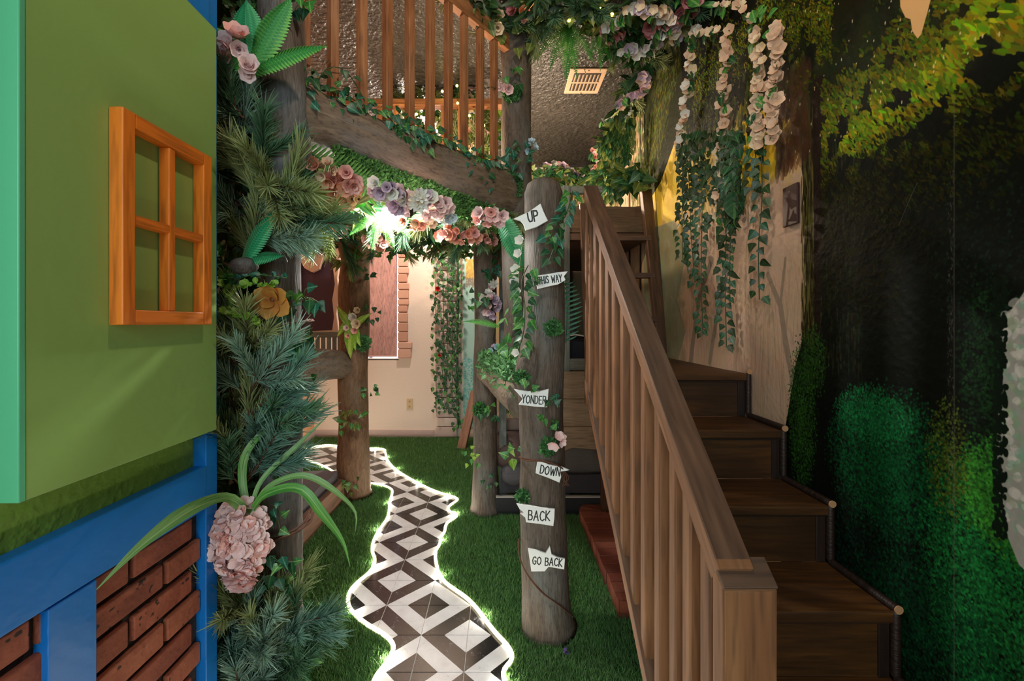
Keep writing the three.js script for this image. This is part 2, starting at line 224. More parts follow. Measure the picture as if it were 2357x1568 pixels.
  // the near tree: bark with olive edge, brown heart
  poly([[1.6, 2.0], [1.585, 1.75], [1.575, 1.45], [1.6, 1.3], [1.54, 1.25], [1.50, 1.6], [1.52, 2.0]], '#3d3b1c');
  for (let i = 0; i < 520; i++) { const h = g(1.3, 2.1), d = g(1.5, 1.6); dot(d, h, g(0.001, 0.004), g(0.01, 0.05), g(-0.1, 0.1), q() < 0.5 ? rgb(104, 98, 46, 0.6) : rgb(28, 20, 12, 0.7)); }
  poly([[1.545, 2.2], [1.53, 1.3], [1.505, 1.3], [1.49, 2.2]], '#1c120d');
  for (let i = 0; i < 300; i++) dot(g(1.33, 1.5), g(1.2, 1.95), g(0.001, 0.004), g(0.006, 0.03), 0, rgb(g(24, 52), g(34, 50), g(14, 26), 0.6));
  for (let i = 0; i < 260; i++) dot(g(1.56, 1.75), g(1.95, 2.3), g(0.006, 0.02), g(0.02, 0.05), 0, rgb(g(48, 80), g(34, 50), g(20, 30), 0.35));
  // bright leaf strokes along the boughs
  const leafy = (d0, d1, hFn, sp, n, big, tone) => { for (let i = 0; i < n; i++) { const d = g(d0, d1), k = (q() + q() - 1), h = hFn(d) + k * sp, near = 1 - Math.abs(k); if (0.6 * vnoise(d * 22, h * 22, 8) + 0.4 * vnoise(d * 60, h * 60, 9) < 0.34 + 0.28 * Math.abs(k)) continue; const t = tone ?? 1, v = g(0.5, 1) * t * (0.55 + 0.45 * near); dot(d, h, big * g(0.22, 0.55), big * g(0.9, 2.3), g(0.3, 1.1), rgb(g(95, 185) * v, g(130, 180) * v, g(10, 30) * v, 0.95)); } };
  leafy(0.86, 1.5, (d) => 2.05 - (d - 0.9) * 0.1, 0.27, 5200, 0.0075, 0.75); leafy(0.84, 1.06, () => 2.04, 0.2, 1100, 0.011, 1.05); leafy(1.05, 1.42, (d) => 1.97 - (d - 1.05) * 0.1, 0.13, 1500, 0.0095, 1.05);
  leafy(1.45, 1.75, (d) => 2.4 + (d - 1.5) * 0.5, 0.3, 2400, 0.0055, 0.7); leafy(1.75, 2.5, (d) => 2.62 + (d - 1.8) * 0.12, 0.36, 3200, 0.0065, 0.9); leafy(0.8, 1.3, () => 2.4, 0.2, 900, 0.005, 0.5);
  leafy(0.9, 1.5, () => 1.75, 0.22, 2200, 0.0055, 0.32); leafy(1.2, 1.5, () => 1.5, 0.3, 1200, 0.005, 0.2);
  for (let i = 0; i < 320; i++) dot(g(0.9, 2.5), g(1.95, 2.75), 0.002, g(0.003, 0.006), 0, rgb(214, 186, 150, 0.8));
  poly([[1.205, 2.22], [1.19, 2.18], [1.175, 2.165], [1.17, 2.13], [1.155, 2.10], [1.145, 2.105], [1.125, 2.16], [1.105, 2.225], [1.1, 2.6], [1.22, 2.6]], '#c69a66');
  // moss mounds
  const moss = (d, h, a, b, n, col, size) => { for (let i = 0; i < n; i++) { const r = Math.pow(q(), 0.62) * (0.75 + 0.5 * vnoise(i * 0.37, n, 3)), t = g(0, 6.28), x = Math.cos(t) * r, yv = Math.sin(t) * r; const v = 0.35 + 0.65 * q(); const [r0, g0, b0] = col; dot(d + x * a, h + yv * b, size * g(0.4, 1), size * g(0.5, 1.3), g(0, 3), rgb(r0 * v, g0 * v, b0 * v, g(0.4, 0.95))); } };
  moss(1.25, 0.95, 0.2, 0.2, 9000, [14, 92, 44], 0.004); moss(1.3, 1.08, 0.13, 0.08, 2600, [24, 120, 60], 0.0035); moss(1.6, 1.0, 0.07, 0.26, 3800, [52, 108, 34], 0.0035); moss(1.54, 1.22, 0.06, 0.12, 1100, [48, 96, 28], 0.004);
  moss(1.0, 0.75, 0.13, 0.28, 9000, [30, 130, 56], 0.0038); moss(0.96, 0.98, 0.09, 0.12, 3600, [64, 150, 44], 0.004); moss(1.14, 0.55, 0.2, 0.2, 4200, [16, 84, 42], 0.004); moss(1.3, 0.55, 0.2, 0.3, 4000, [10, 60, 34], 0.004); moss(1.08, 1.02, 0.05, 0.14, 1000, [90, 108, 30], 0.0035);
  moss(0.99, 1.25, 0.06, 0.2, 1300, [28, 66, 30], 0.004); moss(1.0, 1.5, 0.12, 0.2, 700, [22, 44, 30], 0.004);
  // pale clearing at the near end
  poly([[0.55, 1.6], [0.9, 1.45], [0.955, 1.36], [0.965, 1.22], [0.972, 1.05], [0.968, 0.98], [0.955, 0.9], [0.93, 0.84], [0.55, 0.6]], '#9a968e');
  for (let i = 0; i < 700; i++) dot(g(0.72, 0.955), g(0.9, 1.4), g(0.003, 0.012), g(0.004, 0.014), g(0, 3), q() < 0.6 ? rgb(g(110, 150), g(150, 170), g(120, 140), 0.5) : rgb(205, 196, 188, 0.6));
  for (let i = 0; i < 260; i++) { const h = g(0.88, 1.45); dot(0.965 + g(-0.012, 0.012), h, g(0.002, 0.006), g(0.004, 0.01), 0, '#0e1a10'); }
  // paper seam and scuffs
  c.strokeStyle = 'rgba(96,86,78,0.5)'; c.lineWidth = 2; c.beginPath(); c.moveTo(X(1.062), Y(0.4)); c.lineTo(X(1.062), Y(1.9)); c.stroke();
  for (let i = 0; i < 260; i++) dot(1.066 + g(-0.003, 0.012), g(0.9, 1.75), 0.001, g(0.002, 0.005), 0, rgb(110, 98, 88, g(0.2, 0.6)));
  c.strokeStyle = 'rgba(120,120,110,0.5)'; c.lineWidth = 1.4; c.beginPath(); c.moveTo(X(1.21), Y(1.62)); c.quadraticCurveTo(X(1.17), Y(1.7), X(1.155), Y(1.72)); c.stroke();
  const t = new THREE.CanvasTexture(cv); t.colorSpace = THREE.SRGBColorSpace;
  const g0 = box(0.006, CEIL, D1 - D0, XR + 0.002, CEIL / 2, -(D0 + D1) / 2), p = g0.attributes.position, u = g0.attributes.uv;
  for (let i = 0; i < p.count; i++) u.setXY(i, (-p.getZ(i) - D0) / (D1 - D0), p.getY(i) / CEIL);
  const wall = scene.getObjectByName('wall_right');
  part(wall, 'mural', g0, new THREE.MeshPhysicalMaterial({ map: t, roughness: 0.55, specularIntensity: 0.14, bumpMap: (() => { const b = scaled(lumpBump, 3.4, 3.9); return b; })(), bumpScale: 0.0011 }));
  // the print goes on round the corner, behind the bunk: paler glade with hanging foliage
  const cw = document.createElement('canvas'); cw.width = 1024; cw.height = 1024; const e = cw.getContext('2d'), px = (x, y, a, b, f, r = 0) => { e.fillStyle = f; e.beginPath(); e.ellipse(x, y, a, b, r, 0, 7); e.fill(); };
  e.fillStyle = '#b59c80'; e.fillRect(0, 0, 1024, 1024);
  for (let i = 0; i < 500; i++) px(g(0, 1024), g(250, 900), g(10, 50), g(10, 60), rgb(g(150, 205), g(135, 175), g(70, 130), 0.15));
  for (let k = 0; k < 7; k++) { const x = k * 155 + g(0, 60); e.fillStyle = '#2b1d15'; e.fillRect(x, 0, g(20, 46), 1024); for (let i = 0; i < 160; i++) px(x + g(-6, 50), g(0, 1024), g(1, 4), g(4, 18), rgb(g(30, 80), g(28, 70), 20, 0.5)); }
  for (let i = 0; i < 6500; i++) { const x = g(0, 1024), y = g(-20, 380) * (0.6 + 0.4 * Math.sin(x / 60)); px(x, y, g(2, 5), g(3, 9), rgb(g(30, 120), g(50, 120), g(12, 40), g(0.4, 0.9)), g(-0.5, 0.5)); }
  const tw = new THREE.CanvasTexture(cw); tw.colorSpace = THREE.SRGBColorSpace;
  const mw = std({ map: tw, roughness: 0.45, bumpMap: scaled(lumpBump, 3, 3), bumpScale: 0.001 });
  const far = scene.getObjectByName('wall_far'), fg = box(1.24, 3.15, 0.006, 0.478, CEIL - 1.6, -DF + 0.004); for (let i = 0; i < 24; i++) fg.attributes.uv.setXY(i, (fg.attributes.position.getX(i) + 0.15) / 1.25, fg.attributes.position.getY(i) / CEIL); part(far, 'mural', fg, mw);
  const rg = box(0.006, CEIL, DF - D1 - 0.01, XR + 0.002, CEIL / 2, -(D1 + DF) / 2); for (let i = 0; i < 24; i++) rg.attributes.uv.setXY(i, (-rg.attributes.position.getZ(i) - D1) / 1.9, rg.attributes.position.getY(i) / CEIL); part(wall, 'mural', rg, mw);
  // aqua castle print beside the ivy column
  const ca = document.createElement('canvas'); ca.width = 256; ca.height = 512; const a2 = ca.getContext('2d');
  a2.fillStyle = '#a8cfc6'; a2.fillRect(0, 0, 256, 512); for (let i = 0; i < 900; i++) { const y = g(300, 500); a2.fillStyle = rgb(g(50, 120), g(150, 190), g(150, 190), 0.5); a2.fillRect(g(0, 256), y, g(4, 18), g(2, 6)); }
  for (let i = 0; i < 700; i++) { a2.fillStyle = q() < 0.5 ? '#d6b25e' : '#c49a4e'; a2.fillRect(g(30, 256), g(0, 60), g(6, 18), g(4, 10)); } for (let i = 0; i < 300; i++) { a2.fillStyle = '#8d8478'; a2.fillRect(g(30, 256), g(58, 84), g(3, 12), g(2, 6)); }
  for (let i = 0; i < 260; i++) { a2.fillStyle = rgb(40, g(160, 190), g(190, 210), 0.7); a2.fillRect(g(215, 256), g(150, 420), g(4, 14), g(3, 10)); }
  const ta = new THREE.CanvasTexture(ca); ta.colorSpace = THREE.SRGBColorSpace;
  const ag = box(0.3, 2.0, 0.006, -0.29, 1.12, -DF + 0.004); for (let i = 0; i < 24; i++) ag.attributes.uv.setXY(i, (ag.attributes.position.getX(i) + 0.44) / 0.3, (ag.attributes.position.getY(i) - 0.12) / 2.0 ); part(far, 'mural', ag, std({ map: ta, roughness: 0.7 }));
}
// ------------------------------------------------------------------ winding path of marble tiles with a glowing strip
const pathPoly = [];
{
  const z = (x, y) => onFloor(680 + x * 0.356, 1010 + y * 0.356);
  const left = [ [525, 1568], [575, 1500], [625, 1420], [632, 1370], [600, 1320], [540, 1275], [465, 1230], [395, 1175], [350, 1120], [340, 1075], [355, 1010], [400, 955], [470, 895], [505, 850], [512, 800], [498, 755], [500, 705], [525, 640], [560, 585], [595, 530], [606, 480], [612, 420], [625, 370], [622, 345], [590, 325], [540, 310], [485, 303], [385, 290], [285, 262], [235, 220], [170, 185], [100, 160], [48, 143], [0, 133], [-70, 124]];
  const right = [[-70, 90], [0, 84], [55, 78], [120, 65], [200, 53], [270, 58], [370, 68], [465, 75], [570, 80], [582, 105], [595, 150], [640, 205], [720, 260], [800, 305], [880, 345], [960, 375], [1040, 400], [1048, 412], [1010, 440], [988, 465], [1000, 490], [1045, 510], [1030, 530], [985, 560], [970, 590], [965, 620], [940, 660], [935, 700], [910, 745], [905, 790], [915, 850], [930, 900], [965, 950], [1030, 1000], [1100, 1050], [1160, 1110], [1220, 1190], [1290, 1280], [1370, 1370], [1400, 1430], [1395, 1470], [1355, 1520], [1345, 1568]];
  const nl = [[-0.45, 0.95], [-0.4, 0.3], [-0.5, -0.3], [-0.42, -0.8], [-0.5, -1.25], [-0.47, -1.5]], nr = [[0.06, -1.5], [0.08, -1.2], [0, -0.8], [0.08, -0.3], [0, 0.3], [0.05, 0.95]], F = ([x, zz]) => V(x, 0, zz);
  const cl = curve([...nl.map(F), ...left.map(([x, y]) => z(x, y))]).getSpacedPoints(360), cr = curve([...right.map(([x, y]) => z(x, y)), ...nr.map(F)]).getSpacedPoints(380);
  for (const p of [...cl, ...cr]) pathPoly.push([p.x, p.z]);
  const path = thing('tiled_path', 'winding path of black and white marble tiles with glowing edges', 'path');
  // mortar bed
  const sh = new THREE.Shape(pathPoly.map(([x, zz]) => new THREE.Vector2(x, -zz))), bed = new THREE.ExtrudeGeometry(sh, { depth: 0.008, bevelEnabled: false }); bed.rotateX(-Math.PI / 2); part(path, 'grout', bed, paint('#d8d4cf', 0.8));
  // marble tile prints: one white corner, a black stripe, a white stripe, one black corner
  const tileMat = [0, 1, 2, 3].map((s) => std({ roughness: 0.16, map: dataTex(256, 256, (u, v) => {
    const t = u + v, white = t < 0.5 || (t >= 1 && t < 1.5), wv = fbm(u * 5 + s * 7, v * 5, 60 + s, 4), vein = Math.abs(fbm(u * 3 + 4 * s, v * 3 + 2, 70 + s, 4) - 0.5), vb = Math.abs(fbm(u * 4 + 3 * s, v * 4, 80 + s, 4) - 0.5);
    if (white) { const k = 0.82 + 0.1 * (wv - 0.5) - (vein < 0.012 ? 0.09 * (1 - vein / 0.012) : 0); return [k * 0.97, k * 0.99, k * 1.02]; }
    const k = 0.1 + 0.03 * wv + (vb < 0.006 ? 0.4 * (1 - vb / 0.006) : 0); return [k * 0.94, k * 0.97, k * 1.03]; }) }));
  const S = 0.2, ox = z(655, 930).x, oz = -EYE * FOCAL / (1342 - VY), gap = 0.0016;       // a white diamond centre of the print
  const clip = (poly, x0, x1, z0, z1) => {
    const cut = (pts, inside, cross) => { const o = []; for (let i = 0; i < pts.length; i++) { const a = pts[i], b = pts[(i + 1) % pts.length], ia = inside(a), ib = inside(b); if (ia) o.push(a); if (ia !== ib) o.push(cross(a, b)); } return o; };
    const L = (a, b, k, v) => { const t = (v - a[k]) / (b[k] - a[k]); return [a[0] + (b[0] - a[0]) * t, a[1] + (b[1] - a[1]) * t]; };
    let p = cut(poly, (a) => a[0] >= x0, (a, b) => L(a, b, 0, x0)); p = cut(p, (a) => a[0] <= x1, (a, b) => L(a, b, 0, x1)); p = cut(p, (a) => a[1] >= z0, (a, b) => L(a, b, 1, z0)); return cut(p, (a) => a[1] <= z1, (a, b) => L(a, b, 1, z1));
  };
  for (let i = -12; i < 8; i++) for (let j = -20; j < 17; j++) {
    const x0 = ox + i * S, z0 = oz + j * S, pl = clip(pathPoly, x0 + gap, x0 + S - gap, z0 + gap, z0 + S - gap); if (pl.length < 3) continue;
    let ar = 0; for (let k = 0; k < pl.length; k++) { const a = pl[k], b = pl[(k + 1) % pl.length]; ar += a[0] * b[1] - a[1] * b[0]; } if (Math.abs(ar) < 0.0016) continue;
    const g = new THREE.ExtrudeGeometry(new THREE.Shape(pl.map(([x, zz]) => new THREE.Vector2(x, -zz))), { depth: 0.004, bevelEnabled: false }); g.rotateX(-Math.PI / 2); g.translate(0, 0.008, 0);
    const p = g.attributes.position, u = g.attributes.uv, fx = ((i % 2) + 2) % 2, fz = ((j % 2) + 2) % 2;
    for (let k = 0; k < p.count; k++) { let a = (p.getX(k) - x0) / S, b = (p.getZ(k) - z0) / S; u.setXY(k, fx ? 1 - a : a, fz ? 1 - b : b); }
    part(path, 'tile', g, tileMat[Math.floor(R() * 4)]);
  }
  // glowing strips: clear sleeve laid along both edges, with the lamps' light spread along it
  const glow = std({ color: '#fff3d8', emissive: new THREE.Color().setRGB(1, 0.84, 0.52), emissiveIntensity: 3.2, roughness: 0.4 });
  for (const [pts, lab] of [[cl, 'glowing strip along the path edge by the leafy tree'], [cr, 'glowing strip along the path edge by the sign post']]) {
    const l = thing('light_strip', lab, 'light strip', 'light strips edging the path'), up = pts.map((p) => V(p.x, 0.02, p.z));
    const n = Math.ceil(curve(up).getLength() / 0.42), step = (up.length - 1) / n;
    for (let k = 0; k < n; k++) {
      const a = Math.round(k * step), b = Math.round((k + 1) * step), seg = up.slice(a, b + 1), mid = up[Math.round((a + b) / 2)];
      part(l, 'glowing_sleeve', tube(seg, 0.0095, Math.max(8, Math.round((b - a) * 0.9)), 5), glow);
      const pl = new THREE.PointLight(new THREE.Color().setRGB(1, 0.9, 0.74), 0.105, 0, 2); pl.position.copy(mid); pl.castShadow = true; pl.shadow.radius = 0.3; scene.add(pl);
    }
  }
}
const inPath = (x, z) => { let c = false; for (let i = 0, j = pathPoly.length - 1; i < pathPoly.length; j = i++) { const [xi, zi] = pathPoly[i], [xj, zj] = pathPoly[j]; if ((zi > z) !== (zj > z) && x < (xj - xi) * (z - zi) / (zj - zi) + xi) c = !c; } return c; };
// ------------------------------------------------------------------ turf blades
{
  const g = new THREE.BufferGeometry(), p = [-0.0011, 0, 0, 0.0011, 0, 0, -0.0009, 0.014, 0.002, 0.0009, 0.014, 0.002, 0, 0.026, 0.008]; g.setAttribute('position', new THREE.Float32BufferAttribute(p, 3)); g.setIndex([0, 1, 2, 1, 3, 2, 2, 3, 4]); g.computeVertexNormals();
  const pts = [], q = rng(99);
  const near = 300000; let guard = 0;
  while (pts.length < near && guard++ < 900000) { const d = 1.42 + Math.pow(q(), 1.35) * 3.75, x = XL + q() * (XR - XL), px = x / d * FOCAL; if (px < -470 || px > 480) continue; if (inPath(x, -d)) continue; pts.push([x, -d]); }
  const m = new THREE.InstancedMesh(g, std({ color: '#ffffff', roughness: 0.75 }), pts.length), M = new THREE.Matrix4(), e = new THREE.Euler(), Q = new THREE.Quaternion(), C = new THREE.Color();
  pts.forEach(([x, z], i) => { e.set((q() - 0.5) * 0.9, q() * 6.28, (q() - 0.5) * 0.9); const s = 0.75 + q() * 0.55, k = vnoise(x * 3, z * 3, 5); M.compose(V(x, 0, z), Q.setFromEuler(e), V(s * 1.25, s, s)); m.setMatrixAt(i, M); const t = q(); C.setRGB(0.07 + 0.09 * t, 0.17 + 0.16 * t + 0.03 * k, 0.05 + 0.045 * t); m.setColorAt(i, C); });
  m.name = 'turf_grass'; m.userData = { label: 'short green artificial turf around the path', category: 'grass', kind: 'stuff' }; scene.add(m);
}
// ------------------------------------------------------------------ playhouse on the left: green bay, blue timbers, bricks, orange window
{
  const H = thing('playhouse', 'green and blue playhouse wall with brick base and orange window', 'playhouse');
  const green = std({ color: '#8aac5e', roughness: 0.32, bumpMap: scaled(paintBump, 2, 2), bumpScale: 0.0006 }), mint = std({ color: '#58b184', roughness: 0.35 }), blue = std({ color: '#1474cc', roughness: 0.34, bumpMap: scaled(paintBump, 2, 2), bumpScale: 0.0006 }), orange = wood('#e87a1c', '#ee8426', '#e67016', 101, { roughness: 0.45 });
  part(H, 'core_wall', box(0.6, 2.6, 0.95, -1.19, 1.3, -0.85), std({ color: '#7a9c3c', roughness: 0.7, bumpMap: scaled(lumpBump, 1.5, 1.5), bumpScale: 0.0015 }));
  part(H, 'bay_panel', T(rbox(0.1, 1.13, 0.5, 0.003), -0.851, 1.615, -0.991), green);
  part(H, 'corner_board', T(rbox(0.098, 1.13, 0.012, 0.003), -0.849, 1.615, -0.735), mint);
  part(H, 'beam', T(rbox(0.04, 0.124, 0.97, 0.003), -0.87, 0.876, -0.787), blue);
  part(H, 'post', T(rbox(0.04, 2.6, 0.05, 0.003), -0.871, 1.3, -1.296), blue);
  part(H, 'post', T(rbox(0.04, 0.81, 0.1, 0.003), -0.871, 0.405, -0.877), blue);
  part(H, 'post', T(rbox(0.04, 0.81, 0.1, 0.003), -0.871, 0.405, -0.37), blue);
  part(H, 'eave_board', T(rbox(0.05, 0.4, 0.97, 0.003), -0.868, 2.385, -0.787), blue);
  // bricks, each its own piece, on a dark mortar face
  part(H, 'mortar', box(0.012, 0.81, 0.9, -0.886, 0.405, -0.84), std({ color: '#2d211e', roughness: 0.95, bumpMap: scaled(lumpBump, 2, 2), bumpScale: 0.002 }));
  const bt = (a, b, s) => dataTex(128, 128, (u, v) => { const f = fbm(u * 14, v * 14, s, 3); let k = mixc(hx(a), hx(b), (fbm(u * 4, v * 3, s + 5, 3) - 0.3) * 2); return f > 0.77 ? [k[0] * 0.35, k[1] * 0.35, k[2] * 0.35] : k; });
  const bm = [['#8a4632', '#a35a43', 1], ['#7e3f2e', '#99523c', 2], ['#914c36', '#a8644a', 3], ['#84432f', '#9d5d4a', 4]].map(([a, b, s]) => std({ map: scaled(bt(a, b, s), 4, 4), bumpMap: scaled(paintBump, 3, 3), bumpScale: 0.002, roughness: 0.75 }));
  const bg = [rbox(0.016, 0.06, 0.2, 0.005, 1), rbox(0.016, 0.06, 0.198, 0.006, 1)], hg = rbox(0.016, 0.06, 0.095, 0.005, 1);
  for (let r = 0; r < 11; r++) {
    const y = 0.775 - r * 0.0745, off = (r % 2) * 0.106;
    for (let k = -1; k < 5; k++) {
      const d0 = 0.4 + k * 0.212 + off, d1 = d0 + 0.2; if (d0 < 0.42 || y < 0.02) continue;
      const lim = 1.268; if (d0 > lim - 0.03) continue;
      const over = d1 > lim, ge = over ? rbox(0.016, 0.06, lim - d0, 0.005, 1) : bg[k & 1], b = part(H, 'brick', ge, bm[Math.floor(R() * 4)]); b.position.set(-0.874 + rr(-0.0015, 0.0015), y, -(over ? (d0 + lim) / 2 : d0 + 0.1)); b.rotation.x = rr(-0.012, 0.012);
    }
  }
  // four-light orange window fixed on the bay
  const wf = new THREE.Group(); wf.name = 'window_frame'; H.add(wf);
  const y0 = 1.347, y1 = 1.795, d0 = 0.897, d1 = 1.175, X = -0.786, t = 0.03, w = 0.032;
  const bit = (n, h, dd, y, d, th = t) => part(wf, n, T(rbox(th, h, dd, 0.003), X, y, -d), orange);
  bit('stile', y1 - y0, w, (y0 + y1) / 2, d0 + w / 2); bit('stile', y1 - y0, w, (y0 + y1) / 2, d1 - w / 2);
  bit('rail', w, d1 - d0 - 2 * w, y1 - w / 2, (d0 + d1) / 2); bit('rail', w, d1 - d0 - 2 * w, y0 + w / 2, (d0 + d1) / 2);
  bit('muntin', y1 - y0 - 2 * w, 0.02, (y0 + y1) / 2, (d0 + d1) / 2, 0.026); bit('muntin', 0.02, d1 - d0 - 2 * w, (y0 + y1) / 2, (d0 + d1) / 2, 0.0255);
}
// ------------------------------------------------------------------ plaster trees and the beam of the loft
const A = V(-0.76, 0, -1.55), B = V(0.093, 0, -2.64);                     // plan line of the loft's front edge
const onLine = (x) => { const k = (x - VX) / FOCAL, s = (A.x + k * A.z) / ((A.x - B.x) + k * (A.z - B.z)); return s; };
const linePt = (x, y) => { const s = onLine(x), d = -(A.z + (B.z - A.z) * s); return at(x, y, d); };
let bigTrunk, signTree, postTree, midTree, rearTree;
{
  const tree = (name, label, mat, rows, d, amp, seed, seg = 40) => { const o = thing(name, label, 'tree'); part(o, 'trunk', loft(trunkRings(rows, d), seg, amp, seed), mat); return o; };
  const fl = (d) => VY + EYE * FOCAL / d, cy = (d) => VY - (CEIL - EYE) * FOCAL / d;
  bigTrunk = tree('plaster_tree', 'thick dark plaster tree trunk beside the playhouse draped in foliage', barkDark, [[fl(1.55), 592, 704], [1540, 600, 698], [1400, 604, 694], [1200, 600, 693], [1000, 602, 692], [800, 598, 690], [620, 602, 688], [480, 600, 694], [350, 590, 712], [250, 584, 716], [150, 590, 702], [40, 596, 694], [-120, 594, 692], [cy(1.55) + 4, 590, 696]], 1.55, 0.09, 3);
  signTree = tree('plaster_tree', 'stout plaster stump carrying the six white arrow signs', bark, [[fl(1.93) + 2, 1196, 1330], [1440, 1200, 1318], [1350, 1201, 1309], [1250, 1197, 1306], [1150, 1196, 1302], [1050, 1199, 1302], [960, 1195, 1297], [880, 1189, 1297], [800, 1196, 1299], [700, 1204, 1299], [600, 1206, 1298], [500, 1206, 1297], [445, 1207, 1295], [425, 1214, 1288], [414, 1230, 1272], [411, 1246, 1256]], 1.93, 0.05, 5, 48);
  postTree = tree('plaster_tree', 'slim plaster tree trunk rising to the ceiling behind the stump', bark, [[850, 1166, 1206], [760, 1160, 1212], [620, 1156, 1216], [480, 1150, 1226], [400, 1154, 1223], [300, 1153, 1222], [200, 1155, 1223], [100, 1152, 1224], [cy(2.64) + 3, 1146, 1228]], 2.64, 0.05, 7);
  midTree = tree('plaster_tree', 'brown plaster tree trunk standing in the turf beside the path bend', barkWarm, [[fl(3.43) + 1, 776, 858], [1130, 780, 852], [1060, 778, 850], [960, 782, 848], [870, 778, 846], [760, 782, 849], [680, 778, 850], [600, 786, 848], [556, 776, 858]], 3.43, 0.06, 9);
  rearTree = tree('plaster_tree', 'grey brown plaster tree trunk in front of the floor nook', bark, [[fl(3.15) + 1, 1080, 1158], [1150, 1086, 1148], [1060, 1090, 1144], [950, 1089, 1143], [850, 1090, 1141], [750, 1093, 1142], [650, 1092, 1143], [556, 1088, 1150]], 3.15, 0.06, 11);
  part(bigTrunk, 'knot', loft(trunkRings([[1590, 560, 640], [1500, 590, 660], [1380, 620, 668]], 1.5), 20, 0.1, 8), barkDark);
  part(signTree, 'burl', (() => { const c = at(1216, 850, 1.87), g = new THREE.SphereGeometry(0.075, 28, 22), p = g.attributes.position; for (let i = 0; i < p.count; i++) { const k = 1 + 0.08 * (fbm(p.getX(i) * 40 + 5, p.getY(i) * 40, 4, 2) - 0.5); p.setXYZ(i, p.getX(i) * 0.75 * k, p.getY(i) * 1.55 * k, p.getZ(i) * 0.8 * k); } g.rotateZ(-0.12); g.translate(c.x, c.y, c.z); g.computeVertexNormals(); return g; })(), bark);
  // loft beam: a horizontal trunk from the thick tree to the slim one
  const top = [[640, 150], [700, 196], [760, 232], [830, 262], [900, 290], [1000, 330], [1100, 368], [1160, 392], [1195, 400]], bot = [[640, 352], [700, 348], [760, 354], [830, 380], [900, 412], [1000, 446], [1100, 482], [1160, 500], [1195, 506]], rings = [];
  const ip = (t, x) => { for (let i = 0; i < t.length - 1; i++) if (x <= t[i + 1][0]) { const k = (x - t[i][0]) / (t[i + 1][0] - t[i][0]); return t[i][1] + (t[i + 1][1] - t[i][1]) * k; } return t[t.length - 1][1]; };
  for (let i = 0; i <= 40; i++) { const x = 640 + (1195 - 640) * Math.pow(i / 40, 0.85), a = linePt(x, ip(top, x)), b = linePt(x, ip(bot, x)); rings.push({ p: a.clone().add(b).multiplyScalar(0.5), rx: 0.085, ry: (a.y - b.y) / 2 }); }
  const beam = thing('plaster_log', 'long plaster log carrying the loft railing, draped with ivy', 'log'); part(beam, 'log_body', loft(rings, 36, 0.07, 13), barkSand);
  // lower log between thick tree and brown tree, and the mossy log behind the stump
  const l2 = thing('plaster_log', 'short plaster log bridging to the brown tree at waist height', 'log'), r2 = [];
  for (let i = 0; i <= 14; i++) { const t = i / 14, p = at(640, 860, 2.75).lerp(at(800, 842, 3.42), t); p.y += 0.03 * Math.sin(t * 3); r2.push({ p, rx: 0.1, ry: 0.125 - 0.02 * t }); } part(l2, 'log_body', loft(r2, 28, 0.07, 17), barkSand);
  const l3 = thing('plaster_log', 'mossy plaster log behind the stump, overgrown with green', 'log'), r3 = [];
  for (let i = 0; i <= 14; i++) { const t = i / 14, p = at(1122, 852, 3.1).lerp(at(1205, 915, 2.05), t); r3.push({ p, rx: 0.08, ry: 0.09 + 0.015 * t }); } part(l3, 'log_body', loft(r3, 28, 0.07, 19), barkSand);
}
// ------------------------------------------------------------------ loft deck and railings
{
  const deck = thing('loft_deck', 'wooden loft deck above the flower canopy', 'deck');
  const pl = [[-0.72, -1.62], [0.07, -2.62], [0.0, -3.4], [-1.45, -3.42], [-1.5, -1.7]], sh = new THREE.Shape(pl.map(([x, z]) => new THREE.Vector2(x, -z))), g = new THREE.ExtrudeGeometry(sh, { depth: 0.05, bevelEnabled: false }); g.rotateX(-Math.PI / 2); g.translate(0, 2.02, 0); part(deck, 'deck_board', g, paint('#4b3a2a', 0.8));
  const rail = thing('loft_railing', 'front wooden loft railing of square balusters above the log', 'railing');
  const RB = 2.945, tops = [[700, 120], [766, 222], [833, 258], [892, 284], [943, 304], [990, 322], [1032, 338], [1068, 352], [1105, 366], [1137, 380]];
  const dir = V(0, 0, 0).subVectors(B, A).normalize(), ang = Math.atan2(dir.x, dir.z);
  for (const [x, y] of tops) { const b = linePt(x, y), h = RB - (b.y - 0.05), m = part(rail, 'baluster', rbox(0.034, h, 0.034, 0.003), loftWood); m.position.set(b.x, b.y - 0.05 + h / 2, b.z); m.rotation.y = ang; }
  part(rail, 'top_rail', bar(V(A.x + dir.x * 0.08, RB + 0.045, A.z + dir.z * 0.08), V(B.x - dir.x * 0.06, RB + 0.045, B.z - dir.z * 0.06), 0.045, 0.09), loftWood);
  const far = thing('loft_railing', 'rear wooden loft railing seen through the front balusters', 'railing'), zf = -3.36;
  for (const x of [835, 875, 912, 985, 1021, 1060, 1100, 1135]) { const px = (x - VX) / FOCAL * 3.36; part(far, 'baluster', T(rbox(0.04, 0.95, 0.04, 0.003), px, 2.545, zf), loftWood); }
  part(far, 'top_rail', T(rbox(1.4, 0.045, 0.09, 0.003), -0.62, 3.03, zf), loftWood);
  const ob = thing('board', 'orange painted board behind the thick trunk near the ceiling', 'board'); { const c = at(698, 20, 1.7); part(ob, 'painted_board', T(rbox(0.03, 0.62, 0.03, 0.003), c.x, 2.76, c.z), paint('#c9651a', 0.5)); }
}
